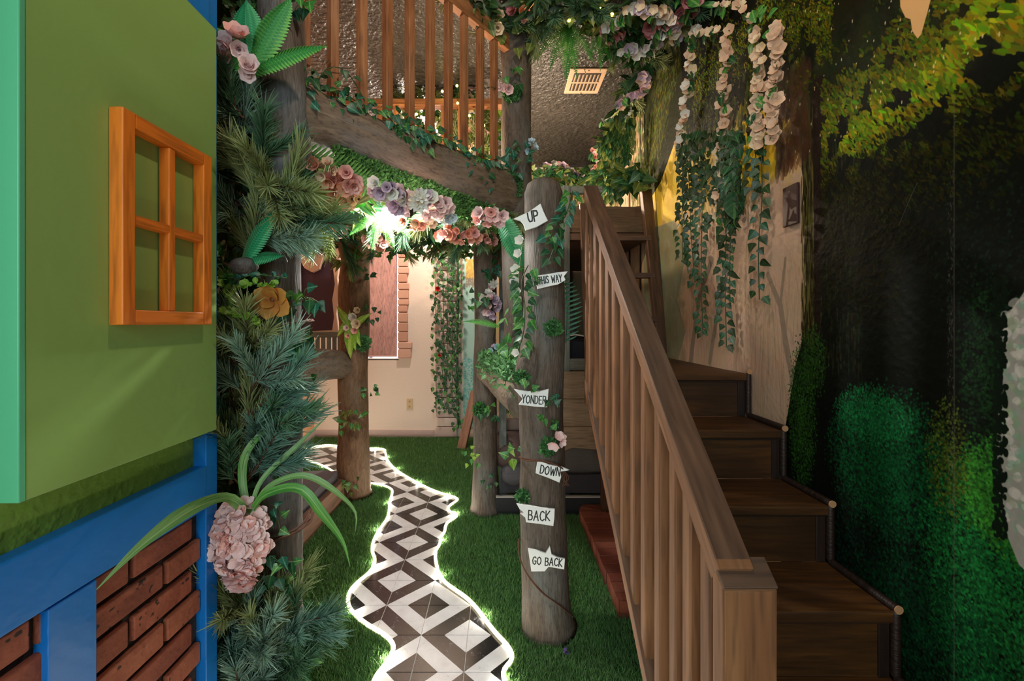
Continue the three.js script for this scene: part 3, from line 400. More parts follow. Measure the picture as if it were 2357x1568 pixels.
// ------------------------------------------------------------------ staircase with railing
const RISE = 0.189, RUN = 0.2366, SX0 = 0.41, SX1 = 1.072, nose = (k) => 1.9 - (6 - k) * RUN;       // k-th tread, 6 = landing
{
  const S = thing('staircase', 'dark stained wooden staircase climbing beside the forest mural', 'staircase');
  const w = SX1 - SX0, cx = (SX0 + SX1) / 2;
  for (let k = 1; k <= 6; k++) {
    const y = k * RISE, d = nose(k), len = k < 6 ? RUN + 0.02 : 0.12;
    part(S, 'tread', T(rbox(w, 0.032, len, 0.006, 2), cx, y - 0.0161, -(d + len / 2)), stairWood);
    part(S, 'riser', T(rbox(w - 0.012, RISE - 0.03, 0.018, 0.0005), cx, y - 0.03 - (RISE - 0.03) / 2, -(d + 0.026)), stairWood);
    // brushed black stain on the right ends of the risers and noses
    part(S, 'wall_moulding', T(new THREE.CapsuleGeometry(0.012, RISE - 0.026, 4, 10), SX1 + 0.006, y - RISE / 2 + 0.004, -(d + 0.006)), stairDark);
    if (k < 6) part(S, 'wall_moulding', T(new THREE.CylinderGeometry(0.012, 0.012, RUN, 10), SX1 + 0.006, y + 0.008, -(d + RUN / 2), 0, Math.PI / 2), stairDark);
    part(S, 'moulding_end', T(new THREE.CylinderGeometry(0.0115, 0.0115, 0.004, 14), SX1 + 0.006, y + 0.008, -(d - 0.004), 0, Math.PI / 2), paint('#b98a62', 0.7));
  }
  { const sh = new THREE.Shape([[0.415, 2.0], [SX1, 2.0], [SX1, 3.17], [0.63, 3.17], [0.6, 2.95]].map(([x, d]) => new THREE.Vector2(x, d))), g = new THREE.ExtrudeGeometry(sh, { depth: 0.03, bevelEnabled: false }); g.rotateX(-Math.PI / 2); g.translate(0, 6 * RISE - 0.0325, 0); part(S, 'landing', g, stairWood); }
  // stained band: thin dark lipping at the wall end of each riser
  for (let k = 1; k <= 6; k++) { part(S, 'end_batten', T(rbox(0.03, RISE - 0.034, 0.006, 0.002), SX1 - 0.02, k * RISE - 0.032 - (RISE - 0.034) / 2, -(nose(k) + 0.014)), stairDark); part(S, 'nosing_strip', T(rbox(w - 0.004, 0.006, 0.004, 0.001), cx, k * RISE - 0.036, -(nose(k) + 0.012)), stairDark); }
  const sideSh = new THREE.Shape(); sideSh.moveTo(0.5, 0); for (let k = 1; k <= 6; k++) { sideSh.lineTo(nose(k) + 0.02, (k - 1) * RISE); sideSh.lineTo(nose(k) + 0.02, k * RISE - 0.034); } sideSh.lineTo(1.99, 6 * RISE - 0.034); sideSh.lineTo(1.99, 6 * RISE - 0.2); sideSh.lineTo(0.95, 0); sideSh.lineTo(0.5, 0);
  for (const x of [SX0 + 0.012, SX1 - 0.02]) { const g = new THREE.ExtrudeGeometry(sideSh, { depth: 0.02, bevelEnabled: false }); g.rotateY(Math.PI / 2); g.translate(x, 0, 0); part(S, 'side_board', g, stairWood); }
  part(S, 'landing_post', T(rbox(0.07, 6 * RISE - 0.034, 0.07, 0.003), SX1 - 0.06, (6 * RISE - 0.034) / 2, -2.98), stairWood);
  part(S, 'landing_post', T(rbox(0.05, 6 * RISE - 0.034, 0.05, 0.003), SX0 + 0.3, (6 * RISE - 0.034) / 2, -2.98), stairWood);

  const G = thing('stair_railing', 'brown wooden stair railing with newel post in the foreground', 'railing');
  const X = 0.371, low = V(X, 0, -0.70), slope = 0.856, top = (d) => 0.955 + (d - 0.68) * slope, sl = 0.812, bt = (d) => 0.514 + (d - 1.026) * sl;
  part(G, 'newel_post', (() => { const g = rbox(0.084, 0.97, 0.036, 0.004, 2); const p = g.attributes.position; for (let i = 0; i < p.count; i++) if (p.getY(i) > 0.4) p.setY(i, p.getY(i) - (p.getZ(i) - 0.018) * 0 + (-(p.getZ(i)) + 0.018) * 0.8 - 0.03); g.translate(0.385, 0.485, -0.692); g.computeVertexNormals(); return g; })(), railWood);
  part(G, 'newel_cap', (() => { const g = rbox(0.0845, 0.006, 0.047, 0.002); g.rotateX(Math.atan(0.8)); g.translate(0.385, 0.957, -0.692); return g; })(), railDark);
  part(G, 'handrail', bar(V(X, top(0.70) - 0.022, -0.70), V(X, top(1.8) - 0.022, -1.8), 0.057, 0.04, 0.003), railWood);
  part(G, 'handrail_face', bar(V(X, top(0.70) + 0.0, -0.70), V(X, top(1.8) + 0.0, -1.8), 0.056, 0.008, 0.002), railDark);
  part(G, 'bottom_rail', bar(V(X, bt(0.5) - 0.024, -0.5), V(X, bt(1.79) - 0.024, -1.79), 0.057, 0.034, 0.003), railWood);
  part(G, 'bottom_rail_face', bar(V(X, bt(0.5) - 0.003, -0.5), V(X, bt(1.79) - 0.003, -1.79), 0.0565, 0.008, 0.002), railDark);
  const bal = [0.755, 0.83, 0.90, 0.985, 1.075, 1.165, 1.26, 1.355, 1.45, 1.545, 1.64, 1.735];
  bal.forEach((d, i) => { const y0 = bt(d) - 0.02, y1 = top(d) - 0.04, g = rbox(0.042, y1 - y0, 0.036, 0.005, 1); const m = part(G, 'baluster', g, railWood); m.position.set(X + rr(-0.002, 0.002), (y0 + y1) / 2, -d); m.rotation.y = rr(-0.06, 0.06); });
  part(G, 'end_post', T(rbox(0.05, 0.86, 0.03, 0.003), X, 1.45, -1.785), railWood);
}
// ------------------------------------------------------------------ brick step under the stairs: single course with rounded corner
{
  const B2 = thing('brick_step', 'low red brick step with rounded corner under the stairs', 'step');
  const x0 = 0.54, h = 0.085, cr = 0.2, m = [paint('#84452f', 0.8), paint('#955642', 0.8), paint('#7b3f30', 0.8), paint('#8c4a3a', 0.8)].map((k) => { k.bumpMap = scaled(paintBump, 6, 6); k.bumpScale = 0.002; return k; });
  part(B2, 'mortar', box(0.44, h - 0.006, 0.92, x0 + 0.235, (h - 0.006) / 2, -2.46), paint('#6a3b30', 0.95));
  for (let k = 0; k < 12; k++) for (const [a, b] of [[0, 0.21], [0.213, 0.42]]) { const g = rbox(b - a, h, 0.077, 0.006, 1); const q = part(B2, 'brick', g, m[Math.floor(R() * 4)]); q.position.set(x0 + (a + b) / 2 + rr(-0.003, 0.003), h / 2 + rr(-0.002, 0.003), -(2.035 + k * 0.0795)); q.rotation.y = rr(-0.01, 0.01); }
  const n = 7, cx = x0 + 0.2, cz = -2.95;
  for (let k = 0; k < n; k++) { const t0 = Math.PI / 2 * (k / n), t1 = Math.PI / 2 * ((k + 1) / n) - 0.012, sh = new THREE.Shape(); const pt = (t, r) => [-(Math.cos(t) * r), Math.sin(t) * r]; sh.moveTo(...pt(t0, 0.03)); sh.lineTo(...pt(t0, cr)); sh.lineTo(...pt(t1, cr)); sh.lineTo(...pt(t1, 0.03)); const g = new THREE.ExtrudeGeometry(sh, { depth: h - 0.004, bevelEnabled: true, bevelThickness: 0.004, bevelSize: 0.003, bevelSegments: 1 }); g.rotateX(-Math.PI / 2); g.translate(cx, 0, cz); part(B2, 'brick', g, m[k % 4]); }
}
// ------------------------------------------------------------------ triple bunk beyond the landing, ladder, bedding
const cushion = (w, h, d, puff = 0.35, seed = 1) => { const g = new THREE.SphereGeometry(0.5, 36, 22), p = g.attributes.position, e = (v, k) => Math.sign(v) * Math.pow(Math.abs(v), k); for (let i = 0; i < p.count; i++) { let x = p.getX(i) * 2, y = p.getY(i) * 2, z = p.getZ(i) * 2; x = e(x, puff); z = e(z, puff); y = e(y, 0.7) * (1 - 0.35 * Math.pow(Math.max(Math.abs(x), Math.abs(z)), 4)); const k = (fbm(x * 3 + 7, z * 3 + y, seed, 3) - 0.5) * 0.14; p.setXYZ(i, x * w / 2, y * h / 2 * (1 + k * 2.5), z * d / 2); } g.computeVertexNormals(); return g; };
const fabric = (hex, s) => std({ color: hex, roughness: 0.95, bumpMap: scaled(paintBump, 8, 8), bumpScale: 0.0015 });
const wrinkled = (w, h, d, amp, seed) => { const g = new THREE.BoxGeometry(w, h, d, 40, 4, 40), p = g.attributes.position; for (let i = 0; i < p.count; i++) { const x = p.getX(i), y = p.getY(i), z = p.getZ(i); if (y > -h * 0.3) p.setY(i, y + amp * (fbm(x * 7 + seed, z * 7, seed, 4) - 0.5) * 2); if (Math.abs(z) > d * 0.49) p.setZ(i, z + amp * (fbm(x * 9, y * 9 + seed, seed, 3) - 0.5)); } g.computeVertexNormals(); return g; };
{
  const bk = thing('bunk_bed', 'three tier built-in bunk behind the landing with grey green posts', 'bunk');
  const gm = greyWood, F = -3.2, BX0 = -0.03, BX1 = 1.085;
  part(bk, 'post', T(rbox(0.055, 2.2, 0.06, 0.003), 0.02, 1.1, F - 0.03), gm);
  part(bk, 'post', T(rbox(0.05, 2.36, 0.06, 0.003), 0.485, 1.18, F - 0.03), gm);
  part(bk, 'sill', T(rbox(0.6, 0.085, 0.05, 0.003), 0.78, 1.05, F - 0.03), gm);
  part(bk, 'top_rail', T(rbox(0.5, 0.05, 0.05, 0.003), 0.5, 2.33, F - 0.03), gm);
  part(bk, 'guard_board', T(rbox(0.62, 0.19, 0.025, 0.003), 0.77, 2.11, F - 0.02), wood('#5f4730', '#785c40', '#685238', 97));
  part(bk, 'slat_rail', T(rbox(0.62, 0.05, 0.05, 0.003), 0.77, 1.985, F - 0.03), railDark);
  part(bk, 'bed_board', box(BX1 - BX0, 0.03, 1.9, (BX0 + BX1) / 2, 1.98, F - 0.99), railDark);
  part(bk, 'bed_board', box(BX1 - BX0, 0.03, 1.9, (BX0 + BX1) / 2, 1.06, F - 0.99), railDark);
  for (let k = 0; k < 3; k++) part(bk, 'siding_board', T(rbox(0.66, 0.198 + (k === 2 ? 0.05 : 0), 0.022, 0.003), 0.755, 0.905 - k * 0.2 - (k === 2 ? 0.025 : 0), F + 0.02), sidingWood);
  part(bk, 'side_wall', box(0.02, 2.0, 1.3, 0.01, 1.0, F - 1.3), paint('#3a2a22', 0.9));
  part(bk, 'base_board', T(rbox(1.12, 0.13, 0.025, 0.003), 0.53, 0.065, F + 0.12), paint('#1c1e22', 0.6));
  part(bk, 'base_lip', T(rbox(1.12, 0.012, 0.03, 0.003), 0.53, 0.136, F + 0.12), paint('#a9a39c', 0.6));
  const mat = (name, lab, geo, col, p) => { const o = thing(name, lab, name.split('_').pop()); part(o, 'padding', geo, fabric(col)); o.position.copy(p); return o; };
  mat('floor_mattress', 'dark grey mattress in the lowest bunk', wrinkled(1.05, 0.13, 1.7, 0.012, 3), '#3d3c42', V(0.53, 0.21, F - 0.77));
  mat('bolster_cushion', 'grey slab cushion leaning under the siding', cushion(0.62, 0.2, 0.16, 0.3, 2), '#5c5856', V(0.72, 0.36, F - 0.02));
  mat('floor_cushion', 'brown rumpled cushion in the lowest bunk beside the stump', T(cushion(0.34, 0.16, 0.28, 0.4, 4), 0, 0, 0, 0, 0.9), '#5d4944', V(0.13, 0.42, F - 0.06));
  mat('floor_cushion', 'small grey cushion at the mattress front beside the rear tree', cushion(0.26, 0.14, 0.2, 0.4, 6), '#56555a', V(0.14, 0.28, F + 0.05));
  mat('blanket_throw', 'pale pinkish blanket folded behind the brown cushion', wrinkled(0.36, 0.12, 0.2, 0.02, 9), '#a08c84', V(0.14, 0.56, F - 0.22));
  mat('bunk_mattress', 'dark navy rumpled mattress on the middle bunk', wrinkled(1.0, 0.13, 1.6, 0.02, 5), '#2a2e3c', V(0.55, 1.15, F - 0.9));
  mat('bunk_mattress', 'black rumpled mattress on the top bunk', wrinkled(1.05, 0.16, 1.7, 0.02, 7), '#24252c', V(0.53, 2.15, F - 0.95));
  mat('bed_pillow', 'grey pillow propped in the middle bunk', T(cushion(0.34, 0.12, 0.3, 0.4, 8), 0, 0, 0, 0, 1.2), '#4b4a55', V(0.5, 1.36, F - 0.7));
  { const o = thing('open_book', 'white open book lying on the middle bunk', 'book'); part(o, 'page', T(rbox(0.1, 0.012, 0.14, 0.003), -0.05, 0.012, 0, 0, 0, 0.14), paint('#d9d6d2', 0.8)); part(o, 'page', T(rbox(0.1, 0.012, 0.14, 0.003), 0.05, 0.012, 0, 0, 0, -0.14), paint('#e2dfdb', 0.8)); o.position.set(0.58, 1.245, F - 0.25); }
  // ladder leaning on the top bunk
  const L = thing('bunk_ladder', 'brown wooden ladder leaning against the top bunk board', 'ladder');
  const rl = [at(1484, 418, 3.13), at(1524, 812, 2.9)], ll = [at(1346, 470, 3.13), at(1360, 830, 2.9)];
  for (const [a, b] of [rl, ll]) part(L, 'side_rail', bar(a, b, 0.075, 0.04, 0.004), railDark);
  for (const y of [556, 642, 740]) { const t = (y - 418) / (812 - 418), a = rl[0].clone().lerp(rl[1], t), b = ll[0].clone().lerp(ll[1], (y - 470) / (830 - 470)); part(L, 'rung', bar(b.setY(a.y), a, 0.06, 0.035, 0.004), railDark); }
  // low bed on the left with timber edge
  const lb = thing('floor_bed', 'low timber edged floor bed beside the thick trunk', 'bed');
  part(lb, 'edge_plank', T(rbox(0.045, 0.17, 1.5, 0.004), -1.2, 0.085, -2.58), plankWood); part(lb, 'end_plank', T(rbox(0.95, 0.17, 0.04, 0.004), -1.7, 0.085, -3.35), plankWood); part(lb, 'base', box(0.95, 0.1, 1.4, -1.7, 0.05, -2.62), paint('#3a3836'));
  mat('bed_mattress', 'grey rumpled mattress in the low timber bed', wrinkled(0.95, 0.13, 1.45, 0.014, 11), '#6a666c', V(-1.705, 0.17, -2.6));
  // leaning plank beside the ivy column
  const pk = thing('leaning_plank', 'brown plank leaning behind the grey brown tree', 'plank'); part(pk, 'plank_board', bar(at(1062, 1034, 4.7), at(1094, 900, 5.0), 0.1, 0.03, 0.003), plankWood);
}
// ------------------------------------------------------------------ far corner: purple panel in a scalloped surround, slatted guard
{
  const o = thing('scalloped_panel', 'dark purple panel with scalloped pale surround beyond the short log', 'panel'), d = 4.3, P = (x, y) => { const p = at(x, y, d); return new THREE.Vector2(p.x, p.y); };
  const outer = [[640, 520], [782, 520], [784, 600], [778, 640], [783, 680], [776, 720], [782, 768], [640, 768]].map((a) => P(...a)), hole = [[690, 592], [704, 618], [722, 628], [738, 620], [746, 590], [752, 566], [772, 570], [770, 620], [774, 655], [768, 690], [772, 730], [768, 760], [690, 764]].map((a) => P(...a));
  const sh = new THREE.Shape(outer); sh.holes.push(new THREE.Path(hole)); const g = new THREE.ExtrudeGeometry(sh, { depth: 0.03, bevelEnabled: true, bevelSize: 0.006, bevelThickness: 0.006, bevelSegments: 2 }); g.translate(0, 0, -d); part(o, 'surround', g, paint('#d9bcae', 0.8));
  const a = at(640, 560, d), b = at(782, 768, d); part(o, 'purple_sheet', box(b.x - a.x, a.y - b.y, 0.01, (a.x + b.x) / 2, (a.y + b.y) / 2, -d - 0.03), paint('#4a3650', 0.6));
  const st = thing('guard_rail', 'grey slatted bed guard below the purple panel', 'guard'), d2 = 4.2, gm = greyWood, put = (n, x0, x1, y0, y1) => { const p = at(x0, y0, d2), q = at(x1, y1, d2); part(st, n, T(rbox(q.x - p.x, p.y - q.y, 0.03, 0.003), (p.x + q.x) / 2, (p.y + q.y) / 2, -d2), gm); };
  put('top_rail', 690, 785, 764, 777); put('bottom_rail', 690, 785, 806, 818); put('end_panel', 690, 722, 777, 806); for (const x of [727, 740, 753, 766, 778]) put('slat', x, x + 8, 777, 806);
}
// ------------------------------------------------------------------ arrow signs, hand lettered
const STROKES = { U: [[[0, 0], [0, 0.7], [0.15, 1], [0.5, 0.98], [0.62, 0.7], [0.62, 0]]], P: [[[0, 1], [0, 0]], [[0, 0], [0.5, 0.04], [0.62, 0.25], [0.5, 0.48], [0, 0.54]]], T: [[[0, 0], [0.66, 0]], [[0.33, 0], [0.33, 1]]], H: [[[0, 0], [0, 1]], [[0.6, 0], [0.6, 1]], [[0, 0.5], [0.6, 0.5]]], I: [[[0.1, 0], [0.1, 1]]], S: [[[0.56, 0.12], [0.36, 0], [0.1, 0.06], [0.05, 0.28], [0.3, 0.48], [0.55, 0.66], [0.5, 0.92], [0.26, 1], [0, 0.88]]], W: [[[0, 0], [0.22, 1], [0.45, 0.25], [0.68, 1], [0.9, 0]]], A: [[[0, 1], [0.34, 0], [0.68, 1]], [[0.14, 0.62], [0.54, 0.62]]], Y: [[[0, 0], [0.32, 0.5], [0.64, 0]], [[0.32, 0.5], [0.32, 1]]], O: [[[0.36, 0], [0.08, 0.18], [0, 0.5], [0.1, 0.85], [0.36, 1], [0.62, 0.85], [0.72, 0.5], [0.62, 0.16], [0.36, 0]]], N: [[[0, 1], [0, 0], [0.6, 1], [0.6, 0]]], D: [[[0, 0], [0, 1]], [[0, 0], [0.4, 0.06], [0.62, 0.35], [0.58, 0.72], [0.36, 0.96], [0, 1]]], E: [[[0.52, 0], [0, 0], [0, 1], [0.54, 1]], [[0, 0.48], [0.42, 0.48]]], R: [[[0, 1], [0, 0]], [[0, 0], [0.46, 0.04], [0.56, 0.24], [0.46, 0.46], [0, 0.52]], [[0.24, 0.52], [0.6, 1]]], B: [[[0, 0], [0, 1]], [[0, 0], [0.44, 0.05], [0.5, 0.25], [0.4, 0.45], [0, 0.48]], [[0.3, 0.47], [0.58, 0.6], [0.56, 0.86], [0.4, 0.98], [0, 1]]], C: [[[0.62, 0.16], [0.4, 0], [0.12, 0.12], [0, 0.5], [0.12, 0.88], [0.4, 1], [0.64, 0.84]]], K: [[[0, 0], [0, 1]], [[0.56, 0], [0.04, 0.54], [0.6, 1]]], G: [[[0.62, 0.16], [0.4, 0], [0.12, 0.12], [0, 0.5], [0.12, 0.88], [0.4, 1], [0.62, 0.86], [0.64, 0.55], [0.4, 0.55]]], ' ': [] };
{
  const za = (p) => p.map(([x, y]) => [1130 + x * 0.3506, 430 + y * 0.3506]), zb = (p) => p.map(([x, y]) => [1020 + x * 0.426, 900 + y * 0.426]);
  const SPAN = { UP: 23, 'THIS WAY': 54, YONDER: 55, DOWN: 45, BACK: 49, 'GO BACK': 68 };
  const signs = [
    ['UP', za([[150, 210], [250, 165], [325, 112], [345, 165], [372, 222], [300, 262], [228, 285], [215, 245], [195, 222]]), [1226.5, 497], 24, -0.16, 3.4, 'white pointed arrow sign lettered UP on the stump top'],
    ['THIS WAY', za([[290, 584], [360, 578], [430, 565], [503, 556], [478, 588], [488, 612], [440, 640], [380, 652], [308, 670], [300, 630]]), [1266, 643.5], 16, -0.1, 2.2, 'white swallowtail sign lettered THIS WAY'],
    ['YONDER', za([[155, 1332], [240, 1345], [320, 1345], [378, 1330], [373, 1390], [368, 1447], [280, 1442], [185, 1430], [212, 1395]]), [1229, 920], 18, 0.06, 2.2, 'white swallowtail sign lettered YONDER behind ivy leaves'],
    ['DOWN', zb([[513, 383], [570, 400], [640, 412], [680, 428], [660, 432], [632, 436], [637, 465], [628, 495], [570, 470], [502, 445], [505, 420]]), [1266.5, 1083.5], 19, 0.16, 2.5, 'white tilted sign lettered DOWN under the twig'],
    ['BACK', zb([[398, 612], [470, 622], [540, 636], [602, 640], [600, 690], [595, 730], [520, 718], [450, 710], [445, 685], [420, 665], [438, 660], [415, 640]]), [1241, 1187], 22, 0.05, 2.6, 'white arrow sign lettered BACK above the lowest sign'],
    ['GO BACK', zb([[460, 855], [510, 865], [555, 880], [577, 842], [585, 885], [620, 903], [657, 910], [653, 965], [570, 950], [548, 975], [478, 976], [470, 920]]), [1260, 1293.5], 17.5, 0.07, 2.4, 'white upward arrow sign lettered GO BACK, lowest of six']];
  for (const [text, pts, [tx, ty], size, tilt, lw, label] of signs) {
    const d = 1.812, s = d / FOCAL, xs = pts.map((p) => p[0]), ys = pts.map((p) => p[1]), x0 = Math.min(...xs), x1 = Math.max(...xs), y0 = Math.min(...ys), y1 = Math.max(...ys), cx = (x0 + x1) / 2, cy = (y0 + y1) / 2, K = 6;
    const cv = document.createElement('canvas'); cv.width = Math.round((x1 - x0) * K); cv.height = Math.round((y1 - y0) * K); const c = cv.getContext('2d'); c.fillStyle = '#f6f9fa'; c.fillRect(0, 0, cv.width, cv.height);
    const widths = [...text].map((ch) => ch === ' ' ? 0.34 : Math.max(0.12, ...STROKES[ch].flat().map((p) => p[0]))), raw = widths.reduce((a, b) => a + b + 0.24, -0.24), ks = SPAN[text] / (raw * size), total = SPAN[text];
    c.translate((tx - x0) * K, (ty - y0) * K); c.rotate(tilt); c.scale(K, K); c.strokeStyle = '#191a1c'; c.lineWidth = lw; c.lineCap = c.lineJoin = 'round'; let x = -total / 2;
    [...text].forEach((ch, i) => { const dy = (hash(i, text.length, 3) - 0.5) * 2; for (const st of STROKES[ch]) { c.beginPath(); st.forEach(([a, b], k) => { const px = x + a * size * ks, py = (b - 0.5) * size + dy; k ? c.lineTo(px, py) : c.moveTo(px, py); }); c.stroke(); } x += (widths[i] + 0.24) * size * ks; });
    const t = new THREE.CanvasTexture(cv); t.colorSpace = THREE.SRGBColorSpace;
    const sh = new THREE.Shape(pts.map(([a, b]) => new THREE.Vector2((a - cx) * s, -(b - cy) * s))), o = thing('arrow_sign', label, 'sign', null, at(cx, cy, d));
    const g = new THREE.ExtrudeGeometry(sh, { depth: 0.007, bevelEnabled: true, bevelThickness: 0.0015, bevelSize: 0.0012, bevelSegments: 1 }); g.translate(0, 0, -0.0085);
    part(o, 'sign_board', g, paint('#f2f5f6', 0.5));
    const f = new THREE.ShapeGeometry(sh); f.translate(0, 0, 0.0004); const p = f.attributes.position, u = f.attributes.uv; for (let i = 0; i < p.count; i++) u.setXY(i, (p.getX(i) / s + cx - x0) / (x1 - x0), 1 - (-p.getY(i) / s + cy - y0) / (y1 - y0));
    part(o, 'lettering', f, std({ map: t, roughness: 0.5 }));
    const nail = part(o, 'nail', T(new THREE.CylinderGeometry(0.0016, 0.0016, 0.06, 6), 0, 0.004, -0.035, 0, Math.PI / 2), paint('#777'));
  }
}
// ------------------------------------------------------------------ vent, wall plate
{
  const o = thing('ceiling_vent', 'cream slotted air vent in the dark ceiling', 'vent', null, V(0.645, CEIL, -3.34)), m = paint('#c9a98c', 0.45);
  part(o, 'vent_frame', T(rbox(0.27, 0.012, 0.34, 0.004), 0, -0.006, 0), m); part(o, 'vent_back', box(0.2, 0.002, 0.24, 0, -0.0125, 0), paint('#2a2622'));
  for (const [zc] of [[-0.062], [0.062]]) for (let k = 0; k < 7; k++) part(o, 'louvre', T(rbox(0.014, 0.004, 0.1, 0.0015), -0.084 + k * 0.028, -0.016, zc, 0, 0, 0.5), m);
  part(o, 'divider', T(rbox(0.21, 0.006, 0.02, 0.002), 0, -0.015, 0), m); part(o, 'damper_lever', T(new THREE.CylinderGeometry(0.004, 0.004, 0.03, 8), -0.03, -0.026, 0.165, 0, 0, 0.3), m);
  for (const s of [-1, 1]) part(o, 'screw', T(new THREE.CylinderGeometry(0.005, 0.005, 0.004, 10), 0, -0.014, s * 0.155), paint('#5a4a3c', 0.4));
  const c = onRight(1822, 473, 1.09), p = thing('wall_plate', 'small dark brown blank plate on the mural', 'wall plate', null, V(1.094, c.y, c.z)); part(p, 'plate', T(rbox(0.012, 0.15, 0.082, 0.003), -0.006, 0, 0), paint('#3b2320', 0.5));
  for (const s of [-1, 1]) part(p, 'screw', T(new THREE.SphereGeometry(0.003, 8, 6), -0.013, s * 0.05, 0), paint('#8a6a5c', 0.4));
}
// ------------------------------------------------------------------ lamps
function lampLight(pos, rgb, power, rad = 1) { const l = new THREE.PointLight(new THREE.Color().setRGB(...rgb), power, 0, 2); l.position.copy(pos); l.castShadow = true; l.shadow.radius = rad; scene.add(l); return l; }
{
  const glowM = (r, g, b, i) => std({ color: '#ffffff', emissive: new THREE.Color().setRGB(r, g, b), emissiveIntensity: i });
  const p = under(902, 492, 1.87), o = thing('canopy_lamp', 'blazing white lamp tucked in the flowers under the log', 'lamp', null, p);
  part(o, 'lamp_housing', T(new THREE.CylinderGeometry(0.03, 0.045, 0.05, 20, 1, true), 0, 0.045, 0), paint('#d8d8d8', 0.4)); part(o, 'lamp_cord', T(new THREE.CylinderGeometry(0.004, 0.004, 0.06, 8), 0, 0.08, 0), paint('#222')); part(o, 'bulb', new THREE.SphereGeometry(0.048, 20, 14), glowM(1, 0.98, 0.92, 14));
  lampLight(p.clone(), [1, 0.97, 0.92], 6.5, 1.8);
  // ceiling fitting over the far corner of the room (behind the loft)
  const f = V(-0.75, 3.1, -4.45), fo = thing('ceiling_lamp', 'round ceiling lamp in the far part of the room', 'lamp', null, f);
  part(fo, 'lamp_shade', T(new THREE.SphereGeometry(0.09, 20, 10, 0, 6.3, 0, Math.PI / 2), 0, 0, 0, 0, Math.PI), glowM(1, 0.8, 0.6, 1.2)); part(fo, 'lamp_base', T(new THREE.CylinderGeometry(0.1, 0.1, 0.1, 20), 0, 0.05, 0), paint('#d8d0c4')); lampLight(V(f.x, f.y - 0.12, f.z), [1, 0.84, 0.7], 10, 3);
  // uplights on the loft and on the top bunk
  for (const [q, lab, pw, c] of [[V(-0.42, 2.2, -2.85), 'small uplight standing on the loft deck', 3.4, [1, 0.74, 0.5]], [V(0.36, 2.42, -3.75), 'small uplight standing on the top bunk', 4.5, [1, 0.74, 0.52]]]) { const u = thing('uplight_lamp', lab, 'lamp', null, q); part(u, 'lamp_cup', T(new THREE.CylinderGeometry(0.04, 0.03, 0.06, 18, 1, true), 0, -0.05, 0), paint('#333')); part(u, 'lamp_stand', T(new THREE.CylinderGeometry(0.012, 0.03, 0.1, 14), 0, -0.13, 0), paint('#333')); part(u, 'bulb', new THREE.SphereGeometry(0.025, 16, 12), glowM(1, 0.8, 0.55, 3)); lampLight(q.clone().add(V(0, 0.04, 0)), c, pw, 1); }
  // ceiling spot above the stairs
  const s = V(0.15, 3.08, -0.9), so = thing('ceiling_lamp', 'small ceiling lamp above the foot of the stairs', 'lamp', null, s); part(so, 'lamp_shade', T(new THREE.SphereGeometry(0.06, 18, 10, 0, 6.3, 0, Math.PI / 2), 0, 0, 0, 0, Math.PI), glowM(1, 0.8, 0.6, 1)); part(so, 'lamp_base', T(new THREE.CylinderGeometry(0.07, 0.07, 0.12, 18), 0, 0.06, 0), paint('#333')); lampLight(V(s.x, s.y - 0.1, s.z), [1, 0.8, 0.6], 2.3, 2);
}
// ------------------------------------------------------------------ leaves, flowers, fronds
// blade along +y, width in x, face towards +z
function blade(L, wFn, n, fold = 0.15, droop = 0.2, wave = 0) {
  const pos = [], uv = [], idx = [];
  for (let i = 0; i <= n; i++) { const t = i / n, w = wFn(t) * L, y = L * (t - droop * droop * t * t * t * 0.3), z = -droop * L * t * t; const f = fold * w + (wave ? wave * L * Math.sin(t * 9) : 0); pos.push(-w, y, z + f, 0, y, z, w, y, z + f * (wave ? -1 : 1)); uv.push(0.5 - wFn(t) * 0.98, t, 0.5, t, 0.5 + wFn(t) * 0.98, t); if (i < n) { const a = i * 3; idx.push(a, a + 1, a + 3, a + 1, a + 4, a + 3, a + 1, a + 2, a + 4, a + 2, a + 5, a + 4); } }
  const g = new THREE.BufferGeometry(); g.setAttribute('position', new THREE.Float32BufferAttribute(pos, 3)); g.setAttribute('uv', new THREE.Float32BufferAttribute(uv, 2)); g.setIndex(idx); g.computeVertexNormals(); return g;
}
const prof = (pts) => (t) => { for (let i = 0; i < pts.length - 1; i++) if (t <= pts[i + 1][0]) { const k = (t - pts[i][0]) / (pts[i + 1][0] - pts[i][0]); return pts[i][1] + (pts[i + 1][1] - pts[i][1]) * k; } return 0; };
const ivyGeo = [blade(1, prof([[0, 0.02], [0.08, 0.36], [0.25, 0.44], [0.42, 0.34], [0.6, 0.24], [0.8, 0.12], [1, 0]]), 8, 0.2, 0.18), blade(1, prof([[0, 0.03], [0.1, 0.3], [0.3, 0.4], [0.5, 0.3], [0.75, 0.14], [1, 0]]), 7, 0.3, 0.28), blade(1, prof([[0, 0.02], [0.12, 0.34], [0.2, 0.42], [0.3, 0.26], [0.5, 0.3], [0.7, 0.14], [1, 0]]), 8, 0.12, 0.1)];
const ovalGeo = blade(1, prof([[0, 0.02], [0.2, 0.2], [0.45, 0.3], [0.7, 0.24], [0.9, 0.1], [1, 0]]), 7, 0.2, 0.25), lanceGeo = blade(1, prof([[0, 0.03], [0.25, 0.13], [0.5, 0.15], [0.8, 0.07], [1, 0]]), 7, 0.25, 0.3), roundGeo = blade(1, prof([[0, 0.05], [0.2, 0.34], [0.5, 0.46], [0.8, 0.34], [0.95, 0.16], [1, 0]]), 6, 0.1, 0.1);
const basis = new THREE.Matrix4();
